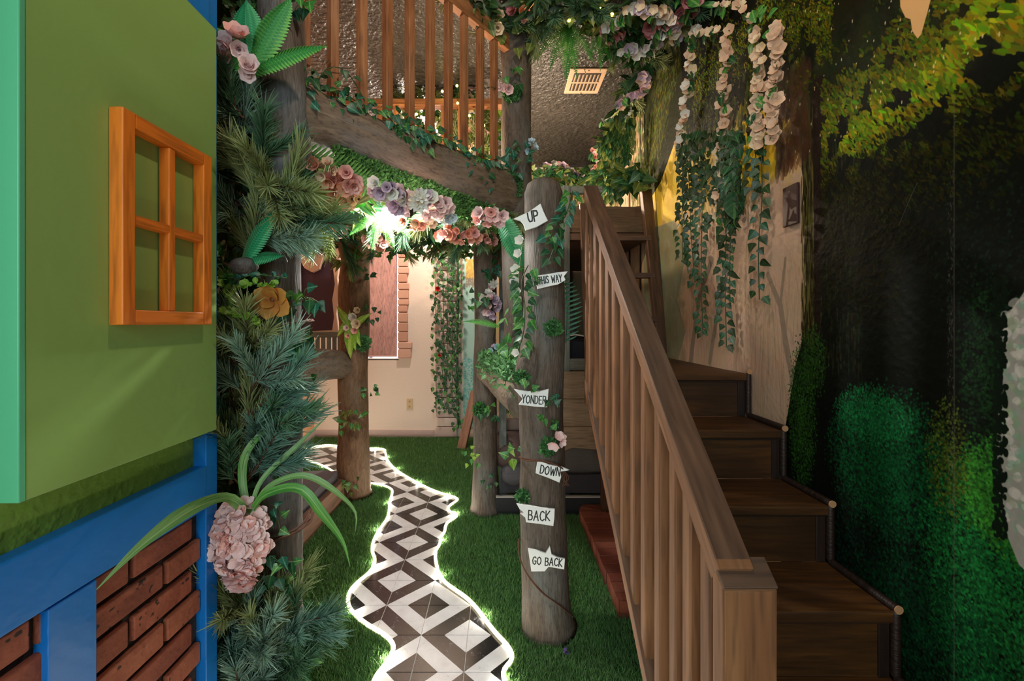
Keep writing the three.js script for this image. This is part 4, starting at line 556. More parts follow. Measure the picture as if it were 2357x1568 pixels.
function orient(m, pos, dir, nrm, s) { const y = dir.clone().normalize(), x = V(0, 0, 0).crossVectors(y, nrm).normalize(); if (x.lengthSq() < 0.1) x.set(1, 0, 0); const z = V(0, 0, 0).crossVectors(x, y).normalize(); basis.makeBasis(x, y, z); m.quaternion.setFromRotationMatrix(basis); m.position.copy(pos); m.scale.setScalar(s); return m; }
function leaf(parent, geo, mat, pos, dir, nrm, s, name = 'leaf') { return orient(part(parent, name, geo, mat), pos, dir, nrm, s); }
const jit = (v, k) => V(v.x + rr(-k, k), v.y + rr(-k, k), v.z + rr(-k, k));
// flower heads as one mesh each: petals round a small centre, facing +z
function bloom(n, L, wide, cup, layers = 1, centre = 0.1) {
  const l = []; for (let k = 0; k < layers; k++) for (let i = 0; i < n; i++) { const g = blade(L * (1 - k * 0.28), prof([[0, 0.08], [0.3, wide * 0.8], [0.65, wide], [0.88, wide * 0.7], [1, wide * 0.2]]), 4, 0.25, -0.25); g.rotateX(cup + k * 0.35); g.rotateZ((i + k * 0.5) / n * 6.283); l.push(g); }
  const c = new THREE.SphereGeometry(L * centre, 6, 4); c.translate(0, 0, L * 0.06); l.push(c); return merge(l);
}
const fl5 = bloom(5, 0.5, 0.42, 0.45), fl4 = bloom(4, 0.5, 0.52, 0.3), flRuff = bloom(6, 0.5, 0.45, 0.5, 3, 0.06), flStar = bloom(8, 0.5, 0.2, 0.35, 2, 0.1);
function frondGeo(L, W, n, tooth, droop) {      // rachis with pinnae on both sides; tooth = width of a pinna against its spacing
  const l = [], bend = (t) => V(0, L * (t - 0.12 * droop * t * t), -droop * L * 0.5 * t * t), st = []; for (let i = 0; i <= 10; i++) st.push(bend(i / 10)); l.push(new THREE.TubeGeometry(curve(st), 10, L * 0.007, 4));
  for (let i = 0; i < n; i++) { const t = (i + 0.6) / n, w = W * Math.pow(Math.sin(Math.PI * Math.min(1, 0.14 + t * 0.9)), 0.75) * (1 - 0.25 * t); for (const s of [-1, 1]) { const g = blade(w, prof([[0, 0.5], [0.35, 0.5], [0.75, 0.4], [1, 0.06]].map(([a, b]) => [a, b * tooth * L / n / Math.max(w, 0.004)])), 3, 0.2, 0.15); g.rotateZ(s * -1.25); g.rotateY(s * 0.16); const p = bend(t); g.translate(p.x, p.y, p.z); l.push(g); } }
  const g = merge(l), u = g.attributes.uv; return g;
}
const frondBig = frondGeo(1, 0.24, 24, 1.8, 0.5), frondFine = frondGeo(1, 0.17, 30, 0.72, 0.7), frondPalm = frondGeo(1, 0.34, 16, 0.45, 0.5);
function needleSpray(n, L, seed, spread = 0.8) { const q = rng(seed), pos = [], nor = [], uv = []; for (let i = 0; i < n; i++) { const t = q(), ph = q() * 6.283, el = spread * (0.55 + 0.5 * q()), dir = V(Math.cos(ph) * Math.sin(el), Math.cos(el), Math.sin(ph) * Math.sin(el)), b = V(0, t * L, 0), len = 0.062 * (0.7 + 0.6 * q()), e = b.clone().addScaledVector(dir, len), sd = V(q() - 0.5, q() - 0.5, q() - 0.5).cross(dir).normalize().multiplyScalar(0.0014), mid = b.clone().lerp(e, 0.55).add(V(0, 0.003, 0)), nn = sd.clone().cross(dir).normalize(); const quad = (a, c, w0, w1) => { const p = [a.clone().addScaledVector(sd, -w0), a.clone().addScaledVector(sd, w0), c.clone().addScaledVector(sd, w1), c.clone().addScaledVector(sd, -w1)]; for (const k of [0, 1, 2, 0, 2, 3]) { pos.push(p[k].x, p[k].y, p[k].z); nor.push(nn.x, nn.y, nn.z); uv.push(0, 0); } }; quad(b, mid, 1, 1); quad(mid, e, 1, 0.35); } const g = new THREE.BufferGeometry(); g.setAttribute('position', new THREE.Float32BufferAttribute(pos, 3)); g.setAttribute('normal', new THREE.Float32BufferAttribute(nor, 3)); g.setAttribute('uv', new THREE.Float32BufferAttribute(uv, 2)); return g; }
const sprays = [needleSpray(230, 0.15, 1, 0.62), needleSpray(230, 0.13, 2, 0.8), needleSpray(230, 0.17, 3, 0.5)];
const twigGeo = loft([0, 0.05, 0.1, 0.15].map((y, i) => ({ p: V(0.004 * (i % 2), y - 0.02, 0), rx: 0.0042 - i * 0.0008 })), 6);
function pineSprig(pos, dir, s, mat, label) {
  const o = thing('pine_sprig', label, 'pine sprig', 'pine sprigs clothing the thick trunk'); orient(o, pos, dir, V(0, 0, 1), s);
  for (const [y, lean, k] of [[0.02, 0, 1], [0, 0.75, 0.85], [0.01, -0.7, 0.85], [-0.02, 0.3, 0.8]]) { const b = part(o, 'twig', twigGeo, twigMat); b.position.y = y; b.rotation.set(rr(-0.3, 0.3), R() * 6.28, 0); b.rotation.z = lean; b.scale.setScalar(k); const nd = part(b, 'needles', sprays[Math.floor(R() * 3)], mat); nd.userData.kind = 'stuff'; }
  return o;
}
// a vine: stem through points, leaves on short stalks to both sides
function vine(name, label, pts, o) {
  const v = thing(name, label, o.category ?? 'vine', o.group), c = curve(pts), L = c.getLength(); part(v, 'stem', new THREE.TubeGeometry(c, Math.max(8, Math.round(L * 30)), o.stem ?? 0.0022, 5), stemDark);
  const n = Math.round(L / o.gap), out = o.out ?? V(0, 0, 1);
  for (let i = 0; i < n; i++) { const t = (i + 0.5) / n, p = c.getPointAt(t), tg = c.getTangentAt(t), side = V(0, 0, 0).crossVectors(tg, out).normalize().multiplyScalar(i % 2 ? 1 : -1), s = o.size * rr(0.75, 1.2) * (o.taper ? 1 - 0.4 * t : 1), dir = side.clone().multiplyScalar(rr(0.4, 1)).addScaledVector(tg, rr(0.1, 0.5)).add(V(0, o.fall ?? -0.5, 0)).addScaledVector(out, rr(0, 0.5)); const q = p.clone().addScaledVector(side, s * rr(0.15, 0.45)).addScaledVector(out, rr(0.002, 0.02)); leaf(v, o.geo ?? ivyGeo[Math.floor(R() * 3)], o.mats[Math.floor(R() * o.mats.length)], q, dir, jit(out, 0.5), s); }
  return v;
}
const flower = (parent, geo, mat, pos, face, s, name = 'flower') => { const m = part(parent, name, geo, mat); m.position.copy(pos); m.lookAt(0, 0, 0); const z = face.clone().normalize(), x = V(rr(-1, 1), rr(-1, 1), rr(-1, 1)).cross(z).normalize(), y = V(0, 0, 0).crossVectors(z, x); basis.makeBasis(x, y, z); m.quaternion.setFromRotationMatrix(basis); m.scale.setScalar(s); return m; };
const cluster = (label, c, n, r, geo, mats, face, s, name = 'flower_cluster') => { const o = thing(name, label, 'flowers', null, c); for (let i = 0; i < n; i++) { const a = V(rr(-1, 1), rr(-1, 1), rr(-1, 1)).normalize().multiplyScalar(r.x ? 1 : r * Math.pow(R(), 0.4)); if (r.x) a.multiply(r).multiplyScalar(Math.pow(R(), 0.4)); flower(o, geo, mats[Math.floor(R() * mats.length)], a, jit(face.clone().add(a.clone().normalize().multiplyScalar(0.8)), 0.35), s * rr(0.75, 1.2)); } return o; };
const toCam = V(0, -0.1, 1);
// ------------------------------------------------------------------ plants on the thick trunk by the playhouse
{
  const D = 1.44, where = (y) => y < 560 ? 'upper' : y < 1100 ? 'middle' : 'lower';
  const rows = [[545, 225, -0.3], [555, 285, 0.2], [575, 365, -0.2], [560, 440, 0.3], [640, 470, 0.6], [585, 560, 0.2], [560, 250, -0.2], [540, 320, -0.5], [600, 340, 0.4], [530, 390, -0.8], [580, 410, 0.3], [625, 400, 0.4], [550, 460, -0.4], [610, 470, 0.5], [680, 480, 1.2], [650, 520, 1.3], [530, 500, -0.9], [600, 520, 0.8],
    [560, 830, 0], [535, 895, 0.2], [600, 905, 0.5], [560, 985, -0.2], [535, 1060, -0.3], [575, 1440, 0.2], [535, 1500, -0.2], [600, 1490, 0.4], [630, 1545, 0.5], [655, 1480, 0.6], [530, 800, -0.3], [570, 780, 0.2], [545, 860, -0.4], [590, 850, 0.6], [530, 930, -0.6], [570, 940, 0.1], [600, 960, 0.7], [545, 1010, -0.3], [585, 1010, 0.6], [540, 740, -0.2], [580, 1060, 0.6],
    [530, 1400, -0.8], [560, 1370, -0.1], [600, 1380, 0.5], [520, 1470, -0.8], [560, 1460, 0], [610, 1450, 0.6], [650, 1420, 0.8], [540, 1540, -0.4], [590, 1530, 0.3], [640, 1500, 0.9], [560, 1590, 0], [620, 1580, 0.7], [520, 1580, -0.7], [670, 1440, 0.9]];
  const nearName = (x, y) => y < 560 ? (x < 580 ? 'beside the green bay wall' : 'over the bark below the upper fern') : y < 1100 ? (x < 560 ? 'between bay wall and orange magnolia' : 'over the trunk below the orange magnolia') : (x < 560 ? 'by the blue corner post' : 'below the pink hydrangea');
  const cnt = {}, ORD = ['first', 'second', 'third', 'fourth', 'fifth', 'sixth', 'seventh', 'eighth', 'ninth', 'tenth', 'eleventh', 'twelfth', 'thirteenth', 'fourteenth', 'fifteenth', 'sixteenth', 'seventeenth', 'eighteenth', 'nineteenth', 'twentieth'], ord = (n) => { cnt[n] = (cnt[n] ?? -1) + 1; return ORD[cnt[n]] + ' from the top, '; }; rows.sort((a, b) => a[1] - b[1]);
  const tones = ['blue green', 'deep green', 'olive green', 'silvery green'];
  for (const [x, y, lean] of rows) { const k = Math.floor(R() * 4); pineSprig(at(x, y + 30, D + rr(-0.05, 0.05)), V(lean * 0.9, y < 560 ? rr(-0.2, 0.9) : rr(0.2, 0.9), rr(-0.05, 0.45)), rr(1.0, 1.3), needleMats[k], ord(nearName(x, y)) + tones[k] + ' pine sprig ' + nearName(x, y)); }
  // dark filler leaves behind the sprigs, against the house wall
  const fill = thing('foliage_mat', 'dark leafy backing between playhouse and thick trunk', 'foliage'); fill.userData.kind = 'stuff';
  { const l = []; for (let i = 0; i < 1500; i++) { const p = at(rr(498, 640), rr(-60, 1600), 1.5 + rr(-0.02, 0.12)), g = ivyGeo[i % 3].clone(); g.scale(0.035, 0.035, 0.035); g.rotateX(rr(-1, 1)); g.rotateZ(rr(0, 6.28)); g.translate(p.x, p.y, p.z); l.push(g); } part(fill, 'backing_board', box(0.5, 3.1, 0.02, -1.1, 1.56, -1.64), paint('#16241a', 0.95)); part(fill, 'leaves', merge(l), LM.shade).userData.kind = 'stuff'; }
  const fern = (name, label, base, list, geo) => { const o = thing(name, label, 'fern', null, base); for (const [dir, nrm, L, mat, gg] of list) leaf(o, gg ?? geo, mat, V(0, 0, 0), dir, nrm, L, 'frond'); return o; };
  fern('sword_fern', 'big glossy sword fern high on the thick trunk', at(575, 165, 1.38), [[V(0.75, 0.42, 0.1), V(-0.3, 0.4, 1), 0.26, LM.fern], [V(0.35, 0.9, 0.1), V(-0.2, -0.1, 1), 0.3, LM.fern], [V(-0.1, 1, 0.05), V(0.2, 0, 1), 0.28, LM.fernTeal], [V(-0.5, 0.7, 0), V(0.3, 0.2, 1), 0.25, LM.fern]], frondBig);
  fern('sword_fern', 'glossy teal sword fern above the dark seed pod', at(562, 600, 1.37), [[V(0.35, 0.75, 0.1), V(-0.3, 0.2, 1), 0.2, LM.fernTeal], [V(0.8, 0.2, 0.2), V(0, 0.6, 1), 0.13, LM.fernTeal]], frondBig);
  fern('sword_fern', 'yellow green fern hanging beside the canopy end', at(722, 380, 1.62), [[V(0.12, -1, 0.1), V(0.1, 0.1, 1), 0.36, LM.fernOlive], [V(0.05, -0.75, 0.1), V(0.3, 0.1, 1), 0.26, LM.fern]], frondFine);
  fern('sword_fern', 'long dark fern frond lying along the log underside', at(705, 345, 1.58), [[V(0.72, -0.4, -0.65), V(0, -0.4, 1), 0.46, LM.mid]], frondFine);
  // seed pod, magnolia, boxwood twigs
  const pod = thing('seed_pod', 'dark brown curled seed pod beside the orange magnolia', 'seed pod', null, at(562, 612, 1.36)); part(pod, 'pod_shell', (() => { const g = new THREE.SphereGeometry(0.04, 24, 16, 0, 4.6); g.scale(1, 0.7, 0.8); g.rotateX(0.5); g.rotateY(0.6); return g; })(), barkDark); part(pod, 'pod_stalk', tube([V(0, 0, 0), V(-0.04, 0.0, 0.01), V(-0.08, 0.015, 0)], 0.004, 8), twigMat);
  const mg = thing('magnolia_bloom', 'orange magnolia flower on the thick trunk', 'flower', null, at(628, 690, 1.4)); for (const [a, e, s] of [[0.4, 0.5, 0.062], [1.6, 0.9, 0.058], [2.6, 0.6, 0.06], [3.7, 0.4, 0.07], [4.6, 0.5, 0.07], [5.6, 0.3, 0.075], [0.9, 1.2, 0.045], [4.1, 1.2, 0.045]]) leaf(mg, roundGeo, PM.gold, V(0, 0, 0), V(Math.cos(a), Math.sin(a), e), V(-Math.cos(a) * 0.7, -Math.sin(a) * 0.7, 1), s, 'petal'); part(mg, 'flower_centre', new THREE.SphereGeometry(0.01, 10, 8), paint('#6b3413'));
  for (const [x, y, s] of [[590, 735, 0.085], [600, 640, 0.07]]) leaf(mg, ovalGeo, LM.shade, at(x, y, 1.42).sub(mg.position), V(-0.5, y > 700 ? -1 : 0.6, 0.2), V(0, 0.2, 1), s, 'leaf');
  const box1 = (label, a, b, n, mat, s) => { const pts = [a, a.clone().lerp(b, 0.5).add(V(0, 0.015, 0.02)), b], v = thing('boxwood_twig', label, 'twig'); part(v, 'stem', tube(pts, 0.0018, 10), stemMat); const c = curve(pts); for (let i = 0; i < n; i++) { const t = (i + 1) / n, p = c.getPointAt(t); leaf(v, roundGeo, mat, p, V(rr(-1, 1), rr(-0.4, 1), rr(0, 1)), V(rr(-0.3, 0.3), 0.5, 1), s * rr(0.8, 1.2)); } };
  box1('bright boxwood twig crossing the orange magnolia', at(520, 680, 1.38), at(640, 655, 1.36), 26, LM.lime, 0.02); box1('lime boxwood twig below the orange magnolia', at(512, 720, 1.36), at(600, 745, 1.36), 26, LM.lime, 0.024); box1('boxwood twig beside the dark seed pod', at(508, 560, 1.38), at(530, 650, 1.37), 22, LM.mid, 0.022); box1('boxwood twig hanging beside the bay edge', at(510, 630, 1.38), at(545, 720, 1.36), 20, LM.lime, 0.02); box1('teal boxwood twig over the magnolia', at(530, 650, 1.38), at(660, 640, 1.35), 18, LM.teal, 0.018);
  // twig bands round the trunk
  const band = (label, y0, y1, d = 1.55) => { const o = thing('twig_band', label, 'twigs', 'twisted vine bands on the thick trunk'); for (let k = 0; k < 6; k++) { const pts = []; for (let i = 0; i <= 14; i++) { const t = i / 14, th = Math.PI * (1.05 - 1.2 * t), r = 0.085 + 0.004 * k; const c = at(648, 745, d); pts.push(V(c.x + Math.cos(th) * r + rr(-0.003, 0.003), EYE - (y0 + (y1 - y0) * t - VY) / FOCAL * 1.47 + rr(-0.006, 0.006), c.z + Math.sin(th) * r)); } part(o, 'twig', tube(pts, 0.0028, 30), twigMat); } };
  band('twisted brown twig band under the orange magnolia', 770, 735); band('twisted brown twig band at mid trunk height', 940, 965); band('twisted brown twig band beside the hydrangea', 1265, 1215);
  // hydrangea, spider plant
  const hyd = thing('hydrangea_bloom', 'large pale pink hydrangea head low on the thick trunk', 'flower', null, at(556, 1255, 1.33)); part(hyd, 'flower_core', T(new THREE.SphereGeometry(0.06, 18, 14).scale(1, 1.7, 0.7), 0, 0, 0), PM.pale); for (let i = 0; i < 190; i++) { const t = rr(-1, 1), ph = rr(-1.9, 1.9) , w = Math.sqrt(Math.max(0.05, 1 - t * t)) * (t < 0 ? 0.8 + 0.2 * t : 1), p = V(Math.sin(ph) * 0.078 * w - 0.002 - t * 0.004, t * 0.125, Math.cos(ph) * 0.06 * w); flower(hyd, fl4, R() < 0.75 ? PM.pale : PM.pink, p, jit(p.clone().add(V(0, 0, 0.05)), 0.02), 0.05 * rr(0.8, 1.15), 'floret'); }
  const sp = thing('spider_plant', 'spider plant with long arching leaves above the hydrangea', 'plant'); const root = at(575, 1185, 1.34);
  const strap = (pts, w, mat) => { const P = [root, ...pts], c = curve(P), n = 22, pos = [], uv = [], idx = []; for (let i = 0; i <= n; i++) { const t = i / n, p = c.getPointAt(t), tg = c.getTangentAt(t), s = V(0, 0, 0).crossVectors(tg, V(0.2, 0.5, 0.85)).normalize(), ww = w * (0.35 + 0.9 * Math.sin(Math.PI * Math.min(1, 0.15 + t * 0.55))) * (t > 0.6 ? 1 - (t - 0.6) / 0.42 : 1), up = V(0, 0, 0).crossVectors(s, tg).normalize(); for (const k of [-1, 0, 1]) { const q = p.clone().addScaledVector(s, k * ww).addScaledVector(up, k === 0 ? 0 : ww * 0.35); pos.push(q.x, q.y, q.z); uv.push(0.5 + k * 0.45, t * 1.0); } if (i < n) { const a = i * 3; idx.push(a, a + 1, a + 3, a + 1, a + 4, a + 3, a + 1, a + 2, a + 4, a + 2, a + 5, a + 4); } } const g = new THREE.BufferGeometry(); g.setAttribute('position', new THREE.Float32BufferAttribute(pos, 3)); g.setAttribute('uv', new THREE.Float32BufferAttribute(uv, 2)); g.setIndex(idx); g.computeVertexNormals(); part(sp, 'leaf', g, mat); };
  const strapM = leafMat('#5f8f4a', '#86ab66', '#b9cc96', 19), strapL = leafMat('#3d7d30', '#6aa548', '#a3c97a', 20);
  strap([at(530, 1150, 1.28), at(450, 1170, 1.14), at(320, 1262, 0.975), at(222, 1358, 0.88)], 0.016, strapM);
  strap([at(600, 1110, 1.36), at(680, 1030, 1.4), at(760, 952, 1.45)], 0.007, strapM); strap([at(620, 1120, 1.33), at(700, 1095, 1.33), at(770, 1130, 1.34), at(818, 1180, 1.36), at(818, 1225, 1.37)], 0.0075, strapM);
  strap([at(610, 1140, 1.3), at(690, 1125, 1.28), at(740, 1180, 1.28), at(790, 1250, 1.3), at(806, 1305, 1.31)], 0.011, strapL); strap([at(560, 1100, 1.36), at(570, 1040, 1.36), at(610, 980, 1.38), at(590, 925, 1.36)], 0.009, strapM); strap([at(556, 1130, 1.36), at(560, 1050, 1.36), at(620, 980, 1.38), at(640, 910, 1.4)], 0.006, strapL);
  // pothos sprays and ivy on the trunk
  const clump = (label, x, y, n, spread, mats, s, d = 1.45, geo = null) => { const o = thing('pothos_spray', label, 'ivy', null, at(x, y, d)); for (let i = 0; i < n; i++) { const p = V(rr(-1, 1) * spread, rr(-1, 0.8) * spread, rr(0, 0.04)); leaf(o, geo ?? ivyGeo[i % 3], mats[i % mats.length], p, V(p.x * 4 + rr(-0.5, 0.5), rr(-1, 0.3), rr(0, 0.6)), V(rr(-0.4, 0.4), rr(0, 0.6), 1), s * rr(0.75, 1.2)); part(o, 'stalk', tube([V(0, 0, 0), p.clone().multiplyScalar(0.5).add(V(0, 0.01, 0.008)), p], 0.0012, 6, 4), stemMat); } return o; };
  clump('pothos spray over the edge of the thick trunk', 700, 690, 12, 0.05, [LM.dark, LM.mid, LM.teal], 0.05, 1.5); clump('pothos spray beside the short log', 690, 800, 9, 0.05, [LM.dark, LM.varieg], 0.05, 1.48); clump('pothos leaves hanging above the mid trunk twig band', 695, 900, 9, 0.055, [LM.dark, LM.varieg, LM.mid], 0.05, 1.5); clump('variegated pothos leaves right of the hydrangea', 640, 1175, 9, 0.05, [LM.teal, LM.varieg], 0.042, 1.42); clump('pothos leaves below the hydrangea', 650, 1300, 11, 0.06, [LM.dark, LM.varieg, LM.teal], 0.045, 1.43); clump('slim leaves reaching over the turf from the thick trunk', 705, 1340, 8, 0.06, [LM.strap, LM.varieg], 0.06, 1.48, lanceGeo); clump('pothos leaves at the foot of the thick trunk', 700, 1480, 9, 0.06, [LM.varieg, LM.mid], 0.05, 1.52); clump('fallen leaves at the trunk foot by the turf', 690, 1560, 8, 0.05, [LM.olive, LM.varieg], 0.05, 1.5); clump('dark leaves above the mid twig band by the pine', 640, 800, 7, 0.05, [LM.teal, LM.dark], 0.055, 1.45); clump('moss green leaves at the twig band knot', 640, 975, 8, 0.04, [LM.dark, LM.teal], 0.04, 1.45);
  clump('small leaves over the playhouse eave', 700, 20, 5, 0.03, [LM.dark, LM.mid], 0.05, 1.5);
  cluster('pale pink peony blooms under the upper fern', at(538, 105, 1.34), 4, V(0.022, 0.03, 0.01), flRuff, [PM.pale, PM.pink], toCam, 0.085); cluster('pink peony bloom beside the bare bark', at(566, 158, 1.33), 3, V(0.02, 0.022, 0.01), flRuff, [PM.pale], toCam, 0.075);
}
// ------------------------------------------------------------------ flower canopy under the loft
{
  const LAMP = under(902, 492, 1.87), gr = 'flowers of the canopy under the loft', dn = V(0, -0.55, 1);
  const cl = (label, x, y, n, rx, ry, geo, mats, s, h = 1.86) => { const c = under(x, y, h), o = cluster(label, c, Math.round(n * 1.7), V(rx, ry, 0.05), geo, mats, dn, s * 0.8); o.userData.group = gr; return o; };
  cl('coral pink blooms beside the hanging yellow fern', 790, 420, 16, 0.1, 0.035, flRuff, [PM.coral, PM.pink], 0.085); cl('peach blooms under the dark fern frond', 745, 395, 6, 0.04, 0.03, flRuff, [PM.coral, PM.peach], 0.07); cl('peach blooms below the coral ones', 800, 465, 9, 0.09, 0.02, flRuff, [PM.coral, PM.peach], 0.075);
  cl('lilac and white blooms above the lamp', 880, 435, 9, 0.06, 0.03, flRuff, [PM.lilac, PM.white], 0.08); cl('pale lilac blooms beside the lamp', 945, 460, 18, 0.1, 0.05, flRuff, [PM.pale, PM.lilac, PM.white], 0.09); cl('white and cream bloom in the canopy middle', 965, 462, 3, 0.02, 0.02, flStar, [PM.cream, PM.white], 0.12, 1.83); cl('pale pink blooms right of the lilac ones', 1005, 475, 10, 0.06, 0.04, flRuff, [PM.pale], 0.085); cl('white blooms near the moss end', 1025, 490, 7, 0.06, 0.035, flRuff, [PM.white, PM.blue], 0.08); cl('peach blooms under the lilac ones', 960, 510, 9, 0.1, 0.03, flRuff, [PM.coral, PM.peach], 0.08, 1.84);
  cl('pink blooms beside the post tree', 1125, 500, 12, 0.09, 0.035, flRuff, [PM.pale, PM.pink], 0.08, 1.85); cl('coral blooms hanging over the ivy column', 1060, 536, 14, 0.12, 0.04, flRuff, [PM.coral, PM.pink], 0.085, 1.80); cl('coral blooms above the brown tree', 870, 552, 10, 0.1, 0.03, flRuff, [PM.coral, PM.pink], 0.085, 1.80); cl('pink blooms above the grey brown tree', 1120, 552, 9, 0.08, 0.03, flRuff, [PM.pink], 0.08, 1.86); cl('peach blooms left of the brown tree top', 780, 520, 5, 0.05, 0.04, flRuff, [PM.coral], 0.06, 1.88);
  // leafy garlands: sprays of leaves hung from the deck
  const q = rng(31), g = (a, b) => a + (b - a) * q();
  const names = ['by the hanging fern', 'left of the lamp', 'behind the lamp', 'right of the lamp', 'below the lilac blooms', 'over the ivy column', 'beside the grey brown tree', 'next to the post tree']; let k = 0;
  for (const x of [735, 795, 850, 915, 975, 1035, 1090, 1140]) {
    const o = thing('garland_spray', 'green leafy garland of the canopy ' + names[k++], 'garland', gr);
    for (let i = 0; i < 78; i++) { const y = g(Math.max(440, 425 + (x - 790) * 0.36), 590) + (x < 800 ? -10 : 0), p = under(x + g(-34, 34), Math.min(y, 588), g(1.88, 1.98)), m = [LM.mid, LM.dark, LM.olive, LM.mid, LM.varieg][Math.floor(q() * 5)], lance = q() < 0.35; if (p.distanceTo(LAMP) < 0.13) continue; leaf(o, lance ? lanceGeo : ivyGeo[i % 3], m, p, V(g(-1, 1), g(-1, 0.2), g(-0.2, 0.8)), V(g(-0.5, 0.5), g(-0.4, 0.4), 1), (lance ? 0.09 : 0.05) * g(0.7, 1.25)); }
    for (let i = 0; i < 6; i++) { const p = under(x + g(-34, 34), g(470, 560), g(1.93, 1.98)); if (p.distanceTo(LAMP) < 0.2) continue; const m = part(o, 'needles', sprays[i % 3], needleMats[1 + (i % 2)]); m.userData.kind = 'stuff'; orient(m, p, V(g(-1, 1), g(-0.9, 0.1), g(-0.2, 0.7)), V(0, 0, 1), g(0.9, 1.4)); }
  }
  // fern tips by the lamp
  const lf = thing('canopy_fern', 'small fern lit white by the canopy lamp', 'fern', null, under(880, 496, 1.87)); for (const dir of [V(-0.8, -0.5, 0.4), V(-0.3, -1, 0.3), V(0.4, -1, 0.4), V(0.7, -0.5, 0.3)]) leaf(lf, frondFine, LM.fern, V(0, 0.01, 0.02), dir, V(0, 0.3, 1), 0.2, 'frond');
  // moss strip along the log underside
  const mo = thing('moss_strip', 'shaggy green moss along the underside of the long log', 'moss'); mo.userData.kind = 'stuff';
  const bl = blade(1, prof([[0, 0.2], [0.5, 0.25], [1, 0]]), 2, 0.1, 0.6), im = new THREE.InstancedMesh(bl, std({ color: '#ffffff', roughness: 0.9 }), 15000), M = new THREE.Matrix4(), Q = new THREE.Quaternion(), C = new THREE.Color();
  for (let i = 0; i < 15000; i++) { const t = q(), x = 790 + t * 385, y = 362 + t * 142 + g(-6, 50) * (0.65 + 0.35 * t), p = linePt(x, y); p.z += 0.06 + g(-0.02, 0.03); Q.setFromEuler(new THREE.Euler(g(-1.5, 1.5), g(0, 6.28), g(-1.5, 1.5))); const s = g(0.01, 0.024); M.compose(p, Q, V(s, s, s)); im.setMatrixAt(i, M); const c = q(); C.setRGB(0.05 + 0.09 * c, 0.16 + 0.16 * c, 0.04 + 0.03 * c); im.setColorAt(i, C); }
  im.name = 'moss_tufts'; mo.add(im);
  // ivy running along the top of the log and trailing over its face
  const along = (a, b, n, w) => { const p = []; for (let i = 0; i <= n; i++) { const x = a[0] + (b[0] - a[0]) * i / n, y = a[1] + (b[1] - a[1]) * i / n + w * Math.sin(i * 1.7), v = linePt(x, y); v.z += 0.07; p.push(v); } return p; };
  const im2 = [LM.dark, LM.teal, LM.dark, LM.varieg], o3 = V(0.3, 0.4, 1);
  vine('ivy_vine', 'ivy vine running along the top of the long log', along([705, 195], [1160, 395], 14, 5), { gap: 0.018, size: 0.042, mats: im2, out: o3 }); vine('ivy_vine', 'second ivy strand low on the log crest', along([720, 215], [1150, 410], 12, 9), { gap: 0.026, size: 0.04, mats: im2, out: o3 });
  for (const [lab, pts] of [['ivy trail dangling at the thick tree end of the log', [[735, 215], [725, 260], [735, 290]]], ['variegated ivy trail over the pale log face', [[770, 250], [800, 275], [828, 300]]], ['ivy trail hanging over the middle of the log', [[905, 290], [940, 330], [985, 355], [985, 380]]], ['ivy trail reaching the dark log face', [[1000, 330], [960, 345], [945, 352]]], ['ivy trail beside the post tree on the log', [[1060, 365], [1095, 420], [1110, 445]]], ['ivy trail near the log end', [[1110, 380], [1120, 430], [1135, 452]]]]) vine('ivy_vine', lab, pts.map(([x, y]) => { const v = linePt(x, y); v.z += 0.095; return v; }), { gap: 0.02, size: 0.048, mats: [LM.teal, LM.varieg, LM.dark], out: o3 });
  // shoot arching up between balusters
  vine('ivy_vine', 'thin ivy shoot arching up between the balusters', [[740, 225], [765, 180], [800, 178], [825, 205], [850, 250]].map(([x, y]) => { const v = linePt(x, y); v.z += 0.06; return v; }), { gap: 0.05, size: 0.04, mats: [LM.dark], out: o3 });
  const mossClump = (label, x, y, d, r, n = 500) => { const o = thing('moss_clump', label, 'moss'); o.userData.kind = 'stuff'; const m = new THREE.InstancedMesh(bl, std({ color: '#ffffff', roughness: 0.9 }), n), c = at(x, y, d); for (let i = 0; i < n; i++) { const a = q() * 6.28, k = Math.sqrt(q()) * r, p = V(c.x + Math.cos(a) * k, c.y + Math.sin(a) * k, c.z + g(-0.005, 0.012)); Q.setFromEuler(new THREE.Euler(g(-1.5, 1.5), g(0, 6.28), g(-1.5, 1.5))); const s = g(0.012, 0.028); M.compose(p, Q, V(s, s, s)); m.setMatrixAt(i, M); const t = q(); C.setRGB(0.03 + 0.05 * t, 0.12 + 0.13 * t, 0.035 + 0.03 * t); m.setColorAt(i, C); } m.name = 'moss_tufts'; o.add(m); };
  mossClump('moss tuft on the dark middle of the long log', 905, 312, 1.86, 0.035); mossClump('round moss tuft on the stump below THIS WAY', 1274, 757, 1.83, 0.03); mossClump('moss tuft at the pink flower of the stump', 1262, 1030, 1.83, 0.032); mossClump('moss patch on the stump edge above BACK', 1203, 1145, 1.85, 0.02, 300); mossClump('moss patch on the left bulge of the stump', 1200, 870, 1.82, 0.025, 350); mossClump('moss tuft on the post tree below its white flowers', 1178, 218, 2.55, 0.05); mossClump('shaggy moss where the log meets the post tree', 1165, 430, 2.52, 0.09, 1600); mossClump('moss on the brown tree at the magnolia spray', 835, 790, 3.31, 0.06); mossClump('moss on the grey brown tree by the nook', 1105, 945, 3.06, 0.05, 400);
